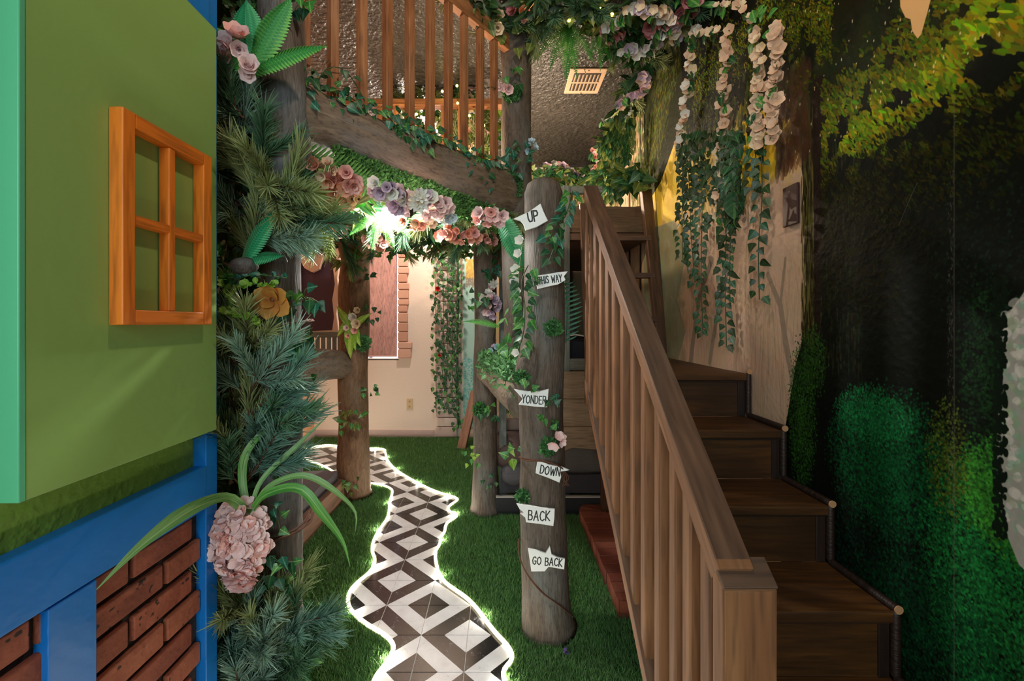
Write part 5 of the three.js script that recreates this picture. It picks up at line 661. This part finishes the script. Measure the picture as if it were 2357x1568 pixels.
  // shaggy green over the mossy log
  const sh = thing('moss_strip', 'tangled moss and tiny leaves over the log behind the stump', 'moss'); sh.userData.kind = 'stuff'; const m3 = new THREE.InstancedMesh(bl, std({ color: '#ffffff', roughness: 0.9 }), 5000); for (let i = 0; i < 5000; i++) { const t = q(), p = at(1122, 838, 3.06).lerp(at(1200, 885, 2.1), t); p.add(V(g(-0.07, 0.09), g(-0.06, 0.09), g(-0.02, 0.09))); Q.setFromEuler(new THREE.Euler(g(-1.5, 1.5), g(0, 6.28), g(-1.5, 1.5))); const s = g(0.015, 0.045); M.compose(p, Q, V(s * 0.7, s, s)); m3.setMatrixAt(i, M); const c = q(); C.setRGB(0.05 + 0.1 * c, 0.15 + 0.2 * c, 0.05 + 0.08 * c); m3.setColorAt(i, C); } m3.name = 'moss_tufts'; sh.add(m3);
}
// ------------------------------------------------------------------ plants on the other trees
{
  const tree = (x, y, d) => at(x, y, d), im = [LM.dark, LM.teal, LM.mid];
  const spray = (name, label, x, y, d, n, sp, mats, s, geo, cat = 'ivy') => { const o = thing(name, label, cat, null, at(x, y, d)); for (let i = 0; i < n; i++) { const p = V(rr(-1, 1) * sp, rr(-1, 1) * sp, rr(0, 0.03)); leaf(o, geo ?? ivyGeo[i % 3], mats[i % mats.length], p, V(p.x * 4 + rr(-0.5, 0.5), rr(-1, 0.4), rr(0, 0.6)), V(rr(-0.4, 0.4), rr(0, 0.6), 1), s * rr(0.75, 1.2)); } return o; };
  // stump: ivy on its right top, variegated trail on the left, leaves over the signs
  vine('ivy_vine', 'dark ivy climbing the upper edge of the stump', [at(1318, 440, 1.85), at(1300, 500, 1.8), at(1275, 530, 1.78), at(1262, 560, 1.78)], { gap: 0.012, size: 0.045, mats: im });
  vine('ivy_vine', 'ivy trail ending above THIS WAY', [at(1285, 545, 1.79), at(1268, 590, 1.79), at(1262, 604, 1.79)], { gap: 0.02, size: 0.042, mats: [LM.teal, LM.dark] });
  vine('ivy_vine', 'variegated ivy hanging down the left edge of the stump', [at(1216, 610, 1.79), at(1200, 650, 1.79), at(1208, 700, 1.79), at(1204, 770, 1.82), at(1190, 815, 1.83)], { gap: 0.014, size: 0.048, mats: [LM.varieg, LM.mid, LM.dark] });
  spray('ivy_spray', 'ivy leaves overlapping the letter T of THIS WAY', 1234, 642, 1.79, 5, 0.012, [LM.dark, LM.teal], 0.03); spray('ivy_spray', 'ivy leaves hanging over the YONDER sign', 1226, 900, 1.79, 4, 0.014, [LM.mid, LM.teal], 0.03); spray('ivy_spray', 'ivy leaves at the end of the YONDER sign', 1272, 915, 1.8, 7, 0.022, [LM.dark, LM.teal], 0.034); spray('ivy_spray', 'small ivy leaf cluster under YONDER', 1246, 962, 1.8, 5, 0.015, [LM.mid], 0.028); spray('ivy_spray', 'leaves at the stump edge below YONDER', 1284, 970, 1.83, 6, 0.02, [LM.dark, LM.mid], 0.034); spray('ivy_spray', 'variegated leaf beside the stump bulge', 1210, 880, 1.8, 3, 0.02, [LM.varieg], 0.04);
  const pf = cluster('pale pink flower on the stump above DOWN', at(1283, 1014, 1.8), 5, V(0.025, 0.02, 0.01), fl5, [PM.pale], toCam, 0.06); leaf(pf, ivyGeo[0], LM.mid, V(-0.02, 0.045, 0.0), V(0.3, 0.5, 0.2), V(0, 0.2, 1), 0.035);
  const or = thing('orchid_spray', 'white orchid spray along the left edge of the stump', 'flowers'); part(or, 'stem', tube([at(1205, 545, 1.8), at(1196, 620, 1.8), at(1194, 700, 1.82)], 0.002, 16), stemMat); for (const [x, y, s] of [[1198, 555, 0.055], [1194, 585, 0.05], [1190, 622, 0.06], [1188, 650, 0.06], [1192, 672, 0.055], [1196, 690, 0.04], [1189, 812, 0.045]]) flower(or, fl5, PM.white, at(x, y, 1.79), V(-0.5, 0.1, 1), s);
  const sf = thing('sword_fern', 'bright sword fern left of the UP sign', 'fern', null, at(1155, 500, 2.2)); leaf(sf, frondBig, LM.fernTeal, V(0, 0, 0), V(0.38, -1, 0.2), V(-0.4, 0.1, 1), 0.3, 'frond'); const sf2 = thing('sword_fern', 'yellow green fern frond reaching past the grey brown tree', 'fern', null, at(1150, 752, 2.7)); leaf(sf2, frondFine, LM.fern, V(0, 0, 0), V(-0.9, 0.4, 0.1), V(0.3, 1, 0.8), 0.24, 'frond');
  const pl = thing('palm_frond', 'slim green palm frond beside the bunk opening', 'fern', null, at(1302, 760, 1.98)); leaf(pl, frondPalm, LM.teal, V(0, -0.06, 0), V(0.1, 1, 0), V(0.4, 0, 1), 0.36, 'frond');
  // twig wraps on the stump
  const wrap = (label, pts) => { const o = thing('twig_wrap', label, 'twigs'); for (let k = 0; k < 4; k++) part(o, 'twig', tube(pts.map(([x, y, d]) => jit(at(x, y, d), 0.004)), 0.0022, 24), twigMat); return o; };
  const w1 = wrap('brown twig wrapped round the stump over DOWN', [[1196, 1052, 1.9], [1210, 1058, 1.83], [1250, 1062, 1.8], [1285, 1072, 1.8], [1304, 1095, 1.86]]); for (let k = 0; k < 7; k++) part(w1, 'twig', tube([at(1292, 1080, 1.82), at(1300 + rr(-6, 10), 1100, 1.8), at(1302 + rr(-8, 10), 1118, 1.8)].map((p) => jit(p, 0.003)), 0.0014, 8), twigMat);
  wrap('brown twig spiralling down the stump below GO BACK', [[1194, 1240, 1.93], [1196, 1285, 1.86], [1215, 1325, 1.82], [1250, 1365, 1.81], [1290, 1395, 1.83], [1318, 1420, 1.88]]);
  cluster('tiny purple flower in the turf at the stump foot', onFloor(1306, 1500, 0.02), 2, V(0.008, 0.004, 0.008), fl5, [PM.violet], V(0, 0.6, 1), 0.028);
  // brown tree
  const orch = thing('orchid_plant', 'strap leaved orchid with cream blooms on the brown tree', 'plant', null, at(812, 745, 3.28)); for (const [dx, dy, s] of [[-0.6, 0.9, 0.2], [-0.15, 1, 0.13], [0.9, 0.75, 0.18], [-0.7, -0.8, 0.18], [-0.05, -1, 0.3], [0.3, -1, 0.22], [0.1, -1, 0.24]]) leaf(orch, lanceGeo, LM.lime, V(0, dy < 0 ? 0.04 : -0.03, 0.02), V(dx, dy, 0.25), V(0, 0.2, 1), s); for (const [x, y, m, s] of [[0.02, 0.05, PM.white, 0.09], [0.045, 0.0, PM.cream, 0.1], [0.03, -0.05, PM.pink, 0.07], [-0.03, -0.03, PM.pale, 0.06], [-0.02, -0.09, PM.pink, 0.05], [0.05, 0.1, PM.cream, 0.07]]) flower(orch, flRuff, m, V(x, y, 0.04), toCam, s);
  spray('ivy_spray', 'ivy sprig behind the orchid on the brown tree', 858, 722, 3.35, 10, 0.06, [LM.dark], 0.045); spray('ivy_spray', 'small leaves on the brown tree edge below the orchid', 853, 893, 3.38, 8, 0.05, [LM.dark, LM.mid], 0.042); spray('ivy_spray', 'leaf clump round the brown tree at knee height', 812, 965, 3.28, 16, 0.085, [LM.olive, LM.mid], 0.055); spray('ivy_spray', 'small leaves at the foot of the brown tree', 812, 1120, 3.3, 8, 0.06, [LM.olive, LM.varieg], 0.045); spray('ivy_spray', 'leaves beside the short log end', 704, 785, 2.85, 10, 0.07, [LM.dark, LM.mid], 0.07); spray('lance_spray', 'drooping slim leaves at the top of the brown tree', 800, 592, 3.3, 22, 0.08, [LM.mid, LM.olive], 0.12, lanceGeo); spray('ivy_spray', 'sparse ivy up the brown tree edge', 851, 640, 3.4, 7, 0.05, [LM.dark], 0.045);
  // grey brown tree
  cluster('lilac and white flower spray between the two rear trees', at(1130, 695, 3.04), 18, V(0.045, 0.12, 0.03), flRuff, [PM.lilac, PM.pale, PM.white], toCam, 0.075); cluster('pale blue flowers above the mossy log', at(1142, 808, 2.85), 7, V(0.03, 0.05, 0.02), flRuff, [PM.blue, PM.lilac], toCam, 0.06); cluster('white daisy bloom above the lilac spray', at(1138, 658, 3.03), 2, V(0.02, 0.02, 0.01), flStar, [PM.white], toCam, 0.11);
  spray('ivy_spray', 'ivy leaves beside the lilac spray', 1102, 690, 3.02, 12, 0.06, [LM.dark, LM.mid], 0.05); spray('ivy_spray', 'teal ivy down the grey brown tree near the canopy', 1132, 610, 3.0, 22, 0.08, [LM.teal, LM.dark], 0.05); spray('ivy_spray', 'pale green leaves low on the grey brown tree', 1085, 1048, 3.05, 9, 0.06, [LM.lime, LM.mid], 0.045); spray('ivy_spray', 'leaves at the shadow side of the grey brown tree', 1125, 950, 3.05, 12, 0.07, [LM.dark, LM.mid], 0.045); spray('ivy_spray', 'sparse leaves above the grey brown tree base', 1128, 1105, 3.05, 6, 0.06, [LM.dark], 0.045); spray('ivy_spray', 'lime leaves hanging over the brown cushion', 1190, 1045, 1.98, 8, 0.04, [LM.lime, LM.varieg], 0.045); spray('ivy_spray', 'green leaves behind the stump bulge', 1180, 800, 2.3, 14, 0.06, [LM.mid, LM.varieg, LM.dark], 0.06); spray('ivy_spray', 'variegated leaves left of the stump edge', 1178, 730, 2.54, 9, 0.05, [LM.varieg, LM.mid], 0.06, lanceGeo); spray('ivy_spray', 'ivy on the mossy log behind the stump', 1150, 835, 2.6, 22, 0.1, [LM.mid, LM.dark, LM.varieg], 0.055);
  const pf2 = thing('palm_frond', 'palm fern in the nook behind the mossy log', 'fern', null, at(1150, 930, 3.4)); for (const dir of [V(0.9, 0.35, 0.2), V(0.9, -0.1, 0.2), V(0.7, -0.6, 0.2), V(0.5, 0.8, 0.1)]) leaf(pf2, frondPalm, LM.lime, V(0, 0, 0), dir, V(0, 0.3, 1), 0.24, 'frond');
  // post tree
  cluster('pair of pale pink flowers on the post tree', at(1170, 200, 2.5), 4, V(0.045, 0.018, 0.01), flRuff, [PM.pale], toCam, 0.075); cluster('pale blue flower on the post tree edge', at(1224, 340, 2.55), 4, V(0.018, 0.03, 0.01), flRuff, [PM.blue], toCam, 0.06); spray('ivy_spray', 'ivy leaves around the pair of pink flowers', 1168, 180, 2.5, 6, 0.08, [LM.dark, LM.mid], 0.05); spray('ivy_spray', 'teal ivy beside the pale blue flower', 1200, 355, 2.52, 10, 0.07, [LM.teal, LM.dark], 0.05); spray('ivy_spray', 'teal ivy where the post tree meets the log', 1165, 385, 2.5, 16, 0.08, [LM.teal], 0.05); spray('ivy_spray', 'leaves round the head of the post tree', 1185, 75, 2.5, 12, 0.12, [LM.dark, LM.olive], 0.07);
  cluster('pink blooms round the head of the post tree', at(1195, 30, 2.45), 10, V(0.1, 0.03, 0.03), flRuff, [PM.pink, PM.rose], V(0, -0.5, 1), 0.085); cluster('cream bloom beside the loft rail end', at(1140, 50, 2.45), 4, V(0.03, 0.05, 0.02), flRuff, [PM.cream], V(0, -0.4, 1), 0.08);
}
// ------------------------------------------------------------------ greenery along the ceiling and on the loft
{
  const q = rng(57), g = (a, b) => a + (b - a) * q(), onCeil = (x, y, drop = 0.05) => under(x, y, CEIL - drop), dnv = V(0, -1, 0.5);
  const mass = (label, pts, n, spread, mats, s) => { const o = thing('leaf_garland', label, 'garland', 'greenery hung under the ceiling'); for (let i = 0; i < n; i++) { const [x, y] = pts[Math.floor(q() * pts.length)], p = onCeil(x + g(-spread, spread), y + g(-spread, spread) * 0.6, g(0.02, 0.2)), l = q() < 0.4; leaf(o, l ? lanceGeo : ovalGeo, mats[i % mats.length], p, V(g(-1, 1), g(-1, 0.1), g(-0.3, 0.8)), V(g(-0.5, 0.5), g(-0.5, 0.4), 1), s * (l ? 1.4 : 1) * g(0.7, 1.25)); } for (let i = 0; i < Math.round(n / 12); i++) { const [x, y] = pts[i % pts.length], m = part(o, 'needles', sprays[i % 3], needleMats[1 + i % 2]); m.userData.kind = 'stuff'; orient(m, onCeil(x + g(-spread, spread), y + g(-spread, spread) * 0.5, g(0.03, 0.12)), V(g(-1, 1), g(-0.8, 0), g(-0.3, 0.8)), V(0, 0, 1), g(0.9, 1.5)); } return o; };
  const dk = [LM.shade, LM.deep, LM.olive, LM.deep];
  mass('leafy garland above the loft rail end', [[1100, 10], [1130, 30], [1150, 60], [1110, -30]], 90, 30, dk, 0.07); mass('leafy garland between post tree and hanging fern', [[1230, -10], [1260, 10], [1290, 20], [1250, 35]], 110, 34, dk, 0.07); mass('leafy garland above the air vent', [[1330, 5], [1370, 20], [1400, 40], [1350, 45]], 110, 36, dk, 0.07); mass('leafy garland where ceiling meets mural', [[1430, 60], [1460, 90], [1480, 130], [1440, 110]], 120, 36, [LM.shade, LM.dark, LM.dark], 0.075); mass('leafy garland at the top corner of the mural', [[1470, 20], [1510, 40], [1550, 10], [1500, -20]], 110, 40, dk, 0.08); mass('leafy garland over the first blossom strands', [[1590, 10], [1640, 20], [1690, 10], [1730, 5]], 110, 40, [LM.shade, LM.mid, LM.dark], 0.07);
  mass('garland along the far ceiling edge beyond the vent', [[1440, 250], [1430, 300], [1400, 330], [1450, 200]], 110, 26, dk, 0.08);
  const fr = thing('hanging_fern', 'bright fern hanging from the ceiling garland beside the vent', 'fern', null, onCeil(1305, 50, 0.04)); for (const [dx, dy, L] of [[-0.35, -1, 0.3], [0.0, -1, 0.36], [0.2, -1, 0.33], [-0.7, -0.8, 0.3], [0.65, -0.9, 0.28], [0.05, -0.9, 0.3]]) leaf(fr, frondFine, LM.fern, V(dx * 0.03, 0, 0), V(dx, dy, 0.25), V(0, 0.2, 1), L, 'frond');
  const fr2 = thing('hanging_fern', 'slender fern tip hanging right of the vent', 'fern', null, onCeil(1385, 60, 0.04)); for (const [dx, L] of [[0, 0.26], [0.25, 0.22], [-0.3, 0.2]]) leaf(fr2, frondFine, LM.fern, V(dx * 0.04, 0, 0), V(dx, -1, 0.2), V(0, 0.2, 1), L, 'frond');
  // greenery behind the rear railing
  const bk = (label, x0, x1, y0, y1, n, mats) => { const o = thing('loft_foliage', label, 'foliage', 'greenery behind the rear loft railing'); for (let i = 0; i < n; i++) { const p = at(g(x0, x1), g(y0, y1), g(3.42, 3.62)); p.y = Math.min(p.y, CEIL - 0.05); leaf(o, q() < 0.5 ? lanceGeo : ivyGeo[i % 3], mats[i % mats.length], p, V(g(-1, 1), g(-1, 0.6), g(-0.2, 0.8)), V(g(-0.5, 0.5), 0.2, 1), 0.075 * g(0.6, 1.3)); } for (let i = 0; i < 6; i++) { const m = part(o, 'needles', sprays[i % 3], needleMats[2]); m.userData.kind = 'stuff'; orient(m, at(g(x0, x1), g(y0, y1), 3.5), V(g(-1, 1), g(-0.5, 1), 0.3), V(0, 0, 1), 1.3); } };
  bk('greenery behind the rear railing near the middle', 940, 1010, 250, 360, 90, [LM.olive, LM.mid, LM.dark]); bk('greenery behind the rear railing toward the post tree', 1010, 1080, 255, 370, 100, [LM.olive, LM.lime, LM.dark]); bk('greenery behind the last far balusters', 1075, 1150, 250, 390, 110, [LM.olive, LM.mid, LM.lime]); bk('vine greenery climbing above the rear railing', 1040, 1085, 175, 240, 60, [LM.mid, LM.dark]); bk('greenery along the rear rail top', 880, 1040, 212, 236, 60, [LM.shade, LM.dark]);
  for (const [lab, x, y, n, mats] of [['pink blooms behind the far balusters', 970, 290, 8, [PM.pink, PM.coral]], ['rosy blooms behind the last balusters', 1100, 300, 8, [PM.rose, PM.pink]], ['peach blooms low behind the railing', 1070, 330, 6, [PM.peach, PM.cream]], ['pale blooms above the rear rail', 1075, 105, 5, [PM.pale, PM.cream]]]) cluster(lab, (() => { const p = at(x, y, 3.45); p.y = Math.min(p.y, 3.12); return p; })(), n, V(0.09, 0.08, 0.03), flRuff, mats, toCam, 0.08);
  // fairy lights
  const str = (label, pts) => { const o = thing('fairy_lights', label, 'string lights'), c = curve(pts); part(o, 'wire', new THREE.TubeGeometry(c, 40, 0.0012, 4), paint('#3a4a2a')); for (let i = 0; i < 9; i++) { const p = c.getPointAt((i + 0.5) / 9).add(V(0, -0.008, 0.012)), b = part(o, 'bulb', new THREE.SphereGeometry(0.01, 10, 8), std({ color: '#ffe28a', emissive: new THREE.Color().setRGB(1, 0.72, 0.12), emissiveIntensity: 7 })); b.position.copy(p); if (i % 3 === 1) { const l = new THREE.PointLight(new THREE.Color().setRGB(1, 0.75, 0.2), 0.02, 0, 2); l.position.copy(p).add(V(0, 0, 0.02)); l.castShadow = true; scene.add(l); } } };
  str('warm fairy lights along the rear loft railing', [at(870, 232, 3.33), at(960, 262, 3.3), at(1010, 216, 3.3), at(1050, 160, 3.3), at(1055, 240, 3.3), at(1130, 300, 3.3)].map((p) => { p.y = Math.min(p.y, 3.15); return p; })); str('warm fairy lights in the ceiling garland', [onCeil(1180, 6, 0.1), onCeil(1240, 25, 0.12), onCeil(1306, 48, 0.12), onCeil(1345, 8, 0.1), onCeil(1420, 40, 0.12)]);
  // blossom garlands running down from the mural's top corner
  const strand = (name, label, pts, n, mats, s, geo, face, wid, leaves = 10) => { const o = thing(name, label, 'flowers', 'blossom strands along the mural'), c = curve(pts); part(o, 'stem', new THREE.TubeGeometry(c, 40, 0.0018, 4), stemMat); for (let i = 0; i < n; i++) { const p = c.getPointAt((i + 0.5) / n).add(V(g(-wid, wid) * 0.5, g(-0.01, 0.01), g(-wid, wid))); flower(o, geo, mats[i % mats.length], p, jit(face, 0.35), s * g(0.75, 1.2)); } for (let i = 0; i < leaves; i++) leaf(o, ovalGeo, [LM.shade, LM.dark, LM.mid][i % 3], c.getPointAt(q()).add(V(g(-wid, 0), 0, g(-wid, wid))), V(g(-0.6, 0.3), -0.8, g(-0.8, 0.8)), V(-1, 0.2, 0.5), s * g(0.7, 1.1)); return o; };
  const fc = V(-0.75, 0.05, 0.75), R1 = (x, y) => onRight(x, y, 1.045), hang = (a) => a.map(([x, y]) => R1(x, y));
  const strandV = (x0, y0, x1, y1) => { const a = R1(x0, y0), b = R1(x1, y1); return [a, a.clone().lerp(b, 0.33).add(V(0, 0, 0.01)), a.clone().lerp(b, 0.66).add(V(0, 0, -0.01)), b]; };
  strand('blossom_strand', 'long cream blossom strand hanging nearest the dark mural tree', strandV(1788, 60, 1782, 320), 33, [PM.peach], 0.062, fl5, fc, 0.012); strand('blossom_strand', 'cream blossom strand second from the dark mural tree', strandV(1742, 70, 1752, 345), 31, [PM.peach, PM.cream], 0.062, fl5, fc, 0.018); strand('blossom_strand', 'cream blossom strand over the dark canopy print', strandV(1672, 90, 1668, 300), 20, [PM.peach], 0.067, fl5, fc, 0.016); strand('blossom_strand', 'pale blossom strand reaching the ivy curtain', strandV(1602, 60, 1565, 350), 28, [PM.cream, PM.white, PM.peach], 0.072, fl5, fc, 0.025);
  strand('blossom_cluster', 'white hydrangea like blossoms inside the ivy curtain', strandV(1662, 335, 1660, 520), 24, [PM.peach, PM.cream], 0.055, fl5, fc, 0.03, 4); strand('blossom_strand', 'cream blossoms along the top of the strands', [R1(1560, 85), R1(1620, 75), R1(1680, 70)], 12, [PM.cream, PM.peach], 0.06, fl5, fc, 0.02); strand('blossom_strand', 'cream blossoms high over the second strand', [R1(1650, 12), R1(1700, 18), R1(1740, 60)], 8, [PM.cream, PM.peach], 0.05, fl5, fc, 0.02);
  const cc = (pts, drop) => pts.map(([x, y]) => onCeil(x, y, drop)), fd = V(-0.2, -0.7, 0.8);
  strand('blossom_garland', 'white and pink blossoms where ceiling meets mural', cc([[1400, 60], [1450, 25], [1500, 20], [1545, 60], [1560, 90]], 0.24), 36, [PM.white, PM.peach, PM.lilac, PM.cream], 0.08, fl5, fd, 0.03); strand('blossom_garland', 'white blossoms below the ceiling corner', cc([[1430, 110], [1455, 120], [1500, 110], [1520, 70]], 0.26), 26, [PM.white, PM.lilac, PM.white], 0.075, fl5, fd, 0.03); strand('blossom_garland', 'rose and coral blooms in the top corner', cc([[1575, -5], [1600, 20], [1490, 65], [1510, 70]], 0.22), 9, [PM.rose], 0.1, flRuff, fd, 0.03); strand('blossom_garland', 'pale pink blossoms slanting along the far ceiling edge', cc([[1480, 170], [1485, 200], [1450, 225], [1425, 240]], 0.26), 30, [PM.lilac, PM.peach, PM.lilac], 0.075, fl5, fd, 0.03); strand('blossom_garland', 'blush blooms left of the ceiling corner', cc([[1395, 60], [1405, 90], [1430, 85]], 0.22), 7, [PM.rose, PM.pink], 0.09, flRuff, fd, 0.02);
  const dd = (x, y, d) => at(x, y, d);
  strand('blossom_strand', 'pale blue wisteria strand hanging at the far mural tree', [dd(1448, 240, 3.6), dd(1445, 290, 3.6), dd(1448, 360, 3.6)], 22, [PM.white, PM.blue, PM.blue], 0.06, fl5, V(-0.3, 0, 1), 0.018); strand('blossom_strand', 'small white blossoms beside the dark ceiling edge', [dd(1385, 280, 4), dd(1405, 272, 3.9), dd(1440, 262, 3.7)], 8, [PM.white], 0.06, fl5, V(-0.3, -0.3, 1), 0.02);
  strand('blossom_garland', 'pink and white blossoms above the top bunk end', [dd(1255, 385, 4.9), dd(1290, 380, 4.9), dd(1330, 410, 4.8), dd(1345, 412, 4.8)], 16, [PM.lilac, PM.pink, PM.white], 0.09, flRuff, toCam, 0.04, 20); strand('blossom_garland', 'pink blossoms hanging beside the top bunk tree print', [dd(1365, 345, 4.6), dd(1375, 375, 4.5), dd(1350, 410, 4.8)], 9, [PM.pink, PM.pale], 0.08, flRuff, toCam, 0.03, 14); cluster('single pink flower on the far ceiling edge', dd(1402, 315, 4.2), 3, V(0.03, 0.02, 0.01), flRuff, [PM.pink], toCam, 0.08);
  const bush = thing('bunk_foliage', 'leafy greenery along the top bunk far wall', 'foliage'); for (let i = 0; i < 220; i++) { const x = g(1225, 1480), p = at(x, g(385, 435), Math.min(g(4.6, 5.0), 0.95 * FOCAL / (x - VX))); leaf(bush, ivyGeo[i % 3], [LM.shade, LM.dark, LM.olive][i % 3], p, V(g(-1, 1), g(-1, 0.4), g(0, 0.8)), V(0, 0.2, 1), g(0.06, 0.11)); }
  const pend = thing('bunk_foliage', 'hanging greenery at the far corner over the bunk', 'foliage'); for (let i = 0; i < 240; i++) { const y = g(270, 455), x = 1400 + g(-26, 60) * (1 - (y - 270) / 500), p = at(x, y, Math.min(g(4.3, 4.9), 0.97 * FOCAL / (x - VX))); leaf(pend, ovalGeo, [LM.shade, LM.olive, LM.dark][i % 3], p, V(g(-0.6, 0.6), -1, g(0, 0.6)), V(0, 0.1, 1), g(0.05, 0.1)); }
  // ivy strings hanging on the mural
  const ivyM = [LM.deep, LM.shade, LM.dark, LM.deep], io = { gap: 0.019, size: 0.042, mats: ivyM, out: V(-0.75, 0, 0.66), fall: -0.9 };
  for (const [lab, a] of [['ivy string hanging farthest from the dark mural tree', [1570, 320, 1572, 600]], ['ivy string reaching down beside the farthest one', [1578, 330, 1600, 650]], ['long ivy string in the middle of the mural', [1612, 340, 1618, 772]], ['longest ivy string hanging below the white blossoms', [1672, 300, 1672, 798]], ['ivy string under the big leaf', [1690, 310, 1680, 700]]]) vine('ivy_string', lab, strandV(...a), io);
  vine('ivy_string', 'sparse ivy string hanging near the wall plate', strandV(1752, 340, 1748, 690), { ...io, gap: 0.024 }); vine('ivy_string', 'short ivy string among the cream blossoms', strandV(1735, 330, 1738, 440), { ...io, gap: 0.016 });
  { const o = thing('ivy_curtain', 'dense ivy mass on the yellow part of the mural', 'ivy'); for (let i = 0; i < 280; i++) { const t = q(), x = g(1555, 1705), p = onRight(x, 300 + Math.pow(t, 1.2) * 235 * (0.55 + 0.45 * Math.abs(Math.sin(x / 17))), 1.055 - g(0, 0.03)); leaf(o, ivyGeo[i % 3], ivyM[i % 4], p, V(g(-0.6, 0.6), -1, g(-0.6, 0.6)), V(-0.8, 0.1, 0.6), g(0.032, 0.05)); } }
  { const o = thing('broad_leaf', 'single broad dark green leaf on the ivy curtain', 'leaf', null, onRight(1690, 505, 1.02)); leaf(o, ovalGeo, LM.dark, V(0, 0, 0), V(0.05, 1, -0.1), V(-0.8, 0, 0.6), 0.17, 'leaf_blade'); part(o, 'stalk', tube([V(0, 0, 0), V(0, -0.02, 0), V(0.02, -0.05, 0)], 0.002, 6), stemMat); }
  { const o = thing('orchid_leaves', 'fresh green leaves at the top of the second strand', 'leaves', null, onRight(1760, 40, 1.03)); for (const [x, y] of [[0, 0.02], [0.02, -0.02], [-0.03, 0.0], [0.01, -0.06], [-0.06, 0.02], [0.0, 0.05]]) leaf(o, ovalGeo, LM.mid, V(0, y, x), V(-0.2, rr(-1, 0.6), rr(-1, 1)), V(-1, 0.2, 0.6), 0.06); }
}
// ------------------------------------------------------------------ ivy column on the far wall
{
  const q = rng(77), g = (a, b) => a + (b - a) * q(), col = thing('stone_column', 'whitish stone column strip on the end wall under ivy', 'column'), bm = [paint('#cdbab2', 0.85), paint('#c4b0aa', 0.85), paint('#d4c4bc', 0.85)];
  let y = 1005; while (y > 545) { const h = g(20, 30), x0 = 1006 + g(-2, 2), x1 = 1052 + g(-2, 2), a = at(x0, y, DF), b = at(x1, y - h, DF); part(col, 'stone_block', T(rbox(b.x - a.x, b.y - a.y - 0.006, 0.05, 0.012, 2), (a.x + b.x) / 2, (a.y + b.y) / 2, -DF + 0.025), bm[Math.floor(q() * 3)]); y -= h; }
  const names = ['leftmost string', 'second string', 'middle string', 'fourth string', 'thick string beside the aqua print']; [[1004, 950], [1016, 930], [1028, 945], [1040, 950], [1054, 985]].forEach(([x, yb], k) => { const o = thing('ivy_curtain_string', 'ivy on the stone column, ' + names[k], 'ivy', 'ivy strings on the stone column'), pts = [at(x, 560, DF - 0.08), at(x + g(-4, 4), 680, DF - 0.08), at(x + g(-4, 4), 800, DF - 0.08), at(x, yb, DF - 0.08)], c = curve(pts); part(o, 'stem', new THREE.TubeGeometry(c, 30, k === 4 ? 0.012 : 0.003, 5), k === 4 ? LM.dark : stemDark); const n = k === 4 ? 110 : 74; for (let i = 0; i < n; i++) { const p = c.getPointAt((i + q()) / n).add(V(g(-0.05, 0.05), 0, g(0, 0.03))); leaf(o, ivyGeo[i % 3], q() < 0.8 ? LM.dark : LM.mid, p, V(g(-0.8, 0.8), -1, g(0, 0.5)), V(g(-0.4, 0.4), 0.1, 1), g(0.04, 0.062)); } });
  for (const [lab, x, yy, s] of [['red rose at the top of the ivy column', 1036, 580, 0.055], ['largest red rose on the left of the ivy column', 1008, 665, 0.08], ['small red rose low on the ivy column', 1012, 818, 0.05]]) { const o = thing('red_rose', lab, 'rose', 'red roses on the ivy column', at(x, yy, DF - 0.13)); flower(o, flRuff, PM.red, V(0, 0, 0), toCam, s); part(o, 'rose_leaf', ivyGeo[0], LM.mid).scale.setScalar(0.05); o.children[1].position.set(-0.02, -0.05, -0.01); }
}
scene.traverse((o) => { if (o.isMesh) { o.castShadow = true; o.receiveShadow = true; } });
renderer.render(scene, camera);
